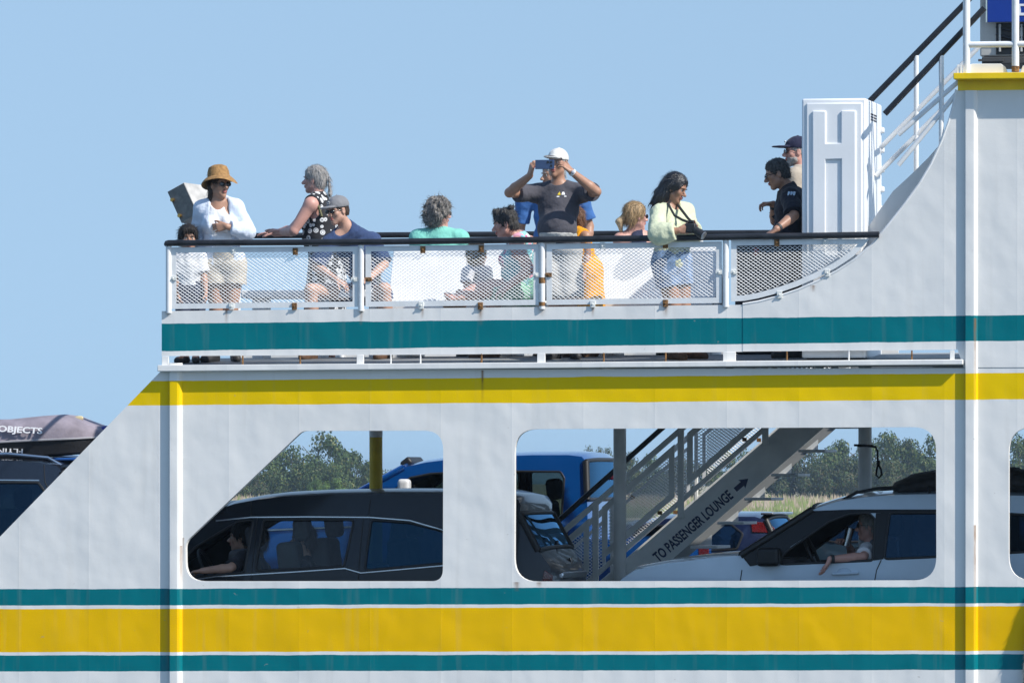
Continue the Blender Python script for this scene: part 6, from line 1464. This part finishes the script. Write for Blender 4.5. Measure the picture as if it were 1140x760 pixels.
for s_ in range(5):
    for nm, L in (('a', LEAF), ('b', LEAF2), ('c', LEAF3)):
        v, f, mi = crown_mesh(s_*7+1); me = bpy.data.meshes.new('crown'); me.from_pydata([tuple(x) for x in v], [], f); [me.materials.append(x) for x in L]; me.polygons.foreach_set('material_index', mi); CROWNS[(s_, nm)] = me
TRUNKS = []
for s_ in range(5):
    r = random.Random(s_); m = MB(); m.tube([(0,0,-.06), (.01,.0,.2), (r.uniform(-.03,.03),0,.45), (r.uniform(-.05,.05),0,.75)], [.035,.026,.018,.006], 7)
    for k in range(5):
        w = r.uniform(0,6.28); z = r.uniform(.18,.5); e = Vector((math.cos(w)*.4, math.sin(w)*.4, z+r.uniform(.15,.3))); m.tube([(0,0,z), Vector((0,0,z)).lerp(e,.5) + Vector((0,0,.03)), e], [.016,.010,.004], 5)
    me = bpy.data.meshes.new('trunk'); me.from_pydata(m.V, [], m.F); me.materials.append(BARK); TRUNKS.append(me)
def tree(px, dist, ptop, wpx, kind, seed, label, base=.2, group='trees on the far shore'):
    """crown of wpx pixels across, its top at pixel row ptop"""
    k = dist/FPX; h = (PY0-ptop)*k + ZC - base; w = wpx*1.45*k/1.55
    t = empty('tree', polar(dist, px, base), label, 'tree', group); r = random.Random(seed); rz = r.uniform(0, 6.28)
    for nm, me in (('trunk', TRUNKS[seed % 5]), ('crown', CROWNS[(seed % 5, kind)])):
        o = bpy.data.objects.new(nm, me); COL.objects.link(o); o.parent = t; o.scale = (w, w, h/.98) if nm == 'crown' else (h*.8, h*.8, h); o.rotation_euler = (0, 0, rz)
T_ = [
 # left opening: a big dark grove, a fresh green shrub, a duller bank at its right
 (352,880,480,64,'a','tallest dark green crown of the grove in the slanted opening'), (326,890,492,50,'a','dark crown at the left shoulder of the grove in the slanted opening'), (382,895,497,52,'a','dark crown at the right shoulder of the grove in the slanted opening'),
 (305,860,508,46,'a','olive crown low on the left slope of the grove behind the slanted opening'), (338,850,510,50,'a','mid green crown in the front middle of the shore grove'), (285,850,524,40,'c','low brownish crown at the left foot of the grove'),
 (366,845,515,44,'a','rounded dark crown before the grove, left of the bright shrub'), (374,800,531,30,'b','bright fresh green shrub at the foot of the grove'), (397,900,512,38,'c','dull brown green crown just left of the yellow pole'),
 (352,810,530,18,'b','slim pale green shrub in front of the grove'), (407,905,522,34,'c','low dull crown behind the yellow pole'), (440,940,520,50,'c','low dull bank of crown right of the yellow pole'), (470,950,524,44,'c','low scrubby crown beyond the roof of the blue truck'),
 (505,960,522,50,'c','scrub crown hidden behind the hull pillar'), (545,960,518,50,'c','scrub crown beside the left edge of the stair opening'),
 # two slender crowns over the blue truck
 (659,900,496,24,'c','small wispy crown just above the blue truck roof, the left one of two'), (675,905,495,24,'c','small wispy crown against the grey pillar above the blue truck'), (700,920,502,30,'c','small crown behind the stair rail next to the grey pillar'), (722,925,503,40,'a','dark crown seen between the stair handrails'),
 (760,930,505,46,'c','dull crown hidden by the stair mesh'), (800,935,500,46,'a','dark crown hidden behind the stair stringer'), (840,935,497,46,'a','green crown between the stair treads, left side'),
 # right opening
 (880,930,497,50,'c','dull green crown below the upper end of the stairs'), (905,930,490,52,'c','hazy crown left of the roped pillar, beside the stairs'), (935,920,482,56,'a','tall green crown just left of the roped pillar'), (965,925,486,50,'a','green crown directly behind the roped pillar'),
 (985,915,477,52,'a','tallest crown right of the roped pillar'), (1010,925,487,50,'c','dull crown in the middle of the right opening'), (1035,915,480,54,'a','tall green crown at the right edge of the stair opening'),
 (920,880,512,44,'c','low dull crown at the foot of the right grove near the stairs'), (950,880,508,48,'c','low crown in front of the roped pillar grove'), (995,875,510,50,'c','low crown above the roof rack of the white vehicle'), (1030,880,506,50,'a','low green crown over the cargo bag'),
 (1065,920,484,54,'a','crown hidden by the right hull column'), (1100,925,488,54,'c','crown hidden behind the hull right of the column'), (1135,920,482,54,'a','crown behind the last opening at the right'),
 # far left, low bushes under the board bag
 (20,1000,504,44,'c','low dull bush under the middle of the board bag'), (48,990,508,30,'a','low dark bush under the board bag'), (72,1000,509,26,'a','small dark bush beneath the tail of the board bag'), (92,980,505,34,'a','dark bush beside the sloping hull edge'), (120,980,503,40,'a','bush hidden by the sloping hull'),
 (165,960,503,60,'c','crown hidden behind the left hull column'), (215,930,505,60,'a','crown hidden behind the plating left of the slanted opening'), (255,900,515,50,'a','crown at the lower corner of the slanted opening'),
]
for i, (px, d, pt_, w, k, lb) in enumerate(T_): tree(px, d, pt_, w, k, i*3+2, lb)

rt = random.Random(23)
for k, px in enumerate(list(range(-1500, -10, 58)) + list(range(1175, 2700, 58))):
    tree(px + rt.uniform(-20, 20), rt.uniform(870, 960), rt.uniform(484, 512), rt.uniform(44, 62), 'ac'[k % 2], k*2+1, 'shore tree beyond the ends of the ferry')

# ------------------------------------------------------------------ sea air
m = bpy.data.materials.new('haze'); m.use_nodes = True; t = m.node_tree; t.nodes.clear(); o_ = nn(t, 'OutputMaterial'); v_ = nn(t, 'VolumePrincipled')
v_.inputs['Color'].default_value = (.62,.82,1,1); v_.inputs['Density'].default_value = .00014; v_.inputs['Anisotropy'].default_value = .2; t.links.new(v_.outputs[0], o_.inputs['Volume'])
mb = MB(); mb.box((-6100,-6100,-1.6), (6100,6100,14)); hz = mb.build('haze', m, None); tag(hz, kind='stuff')
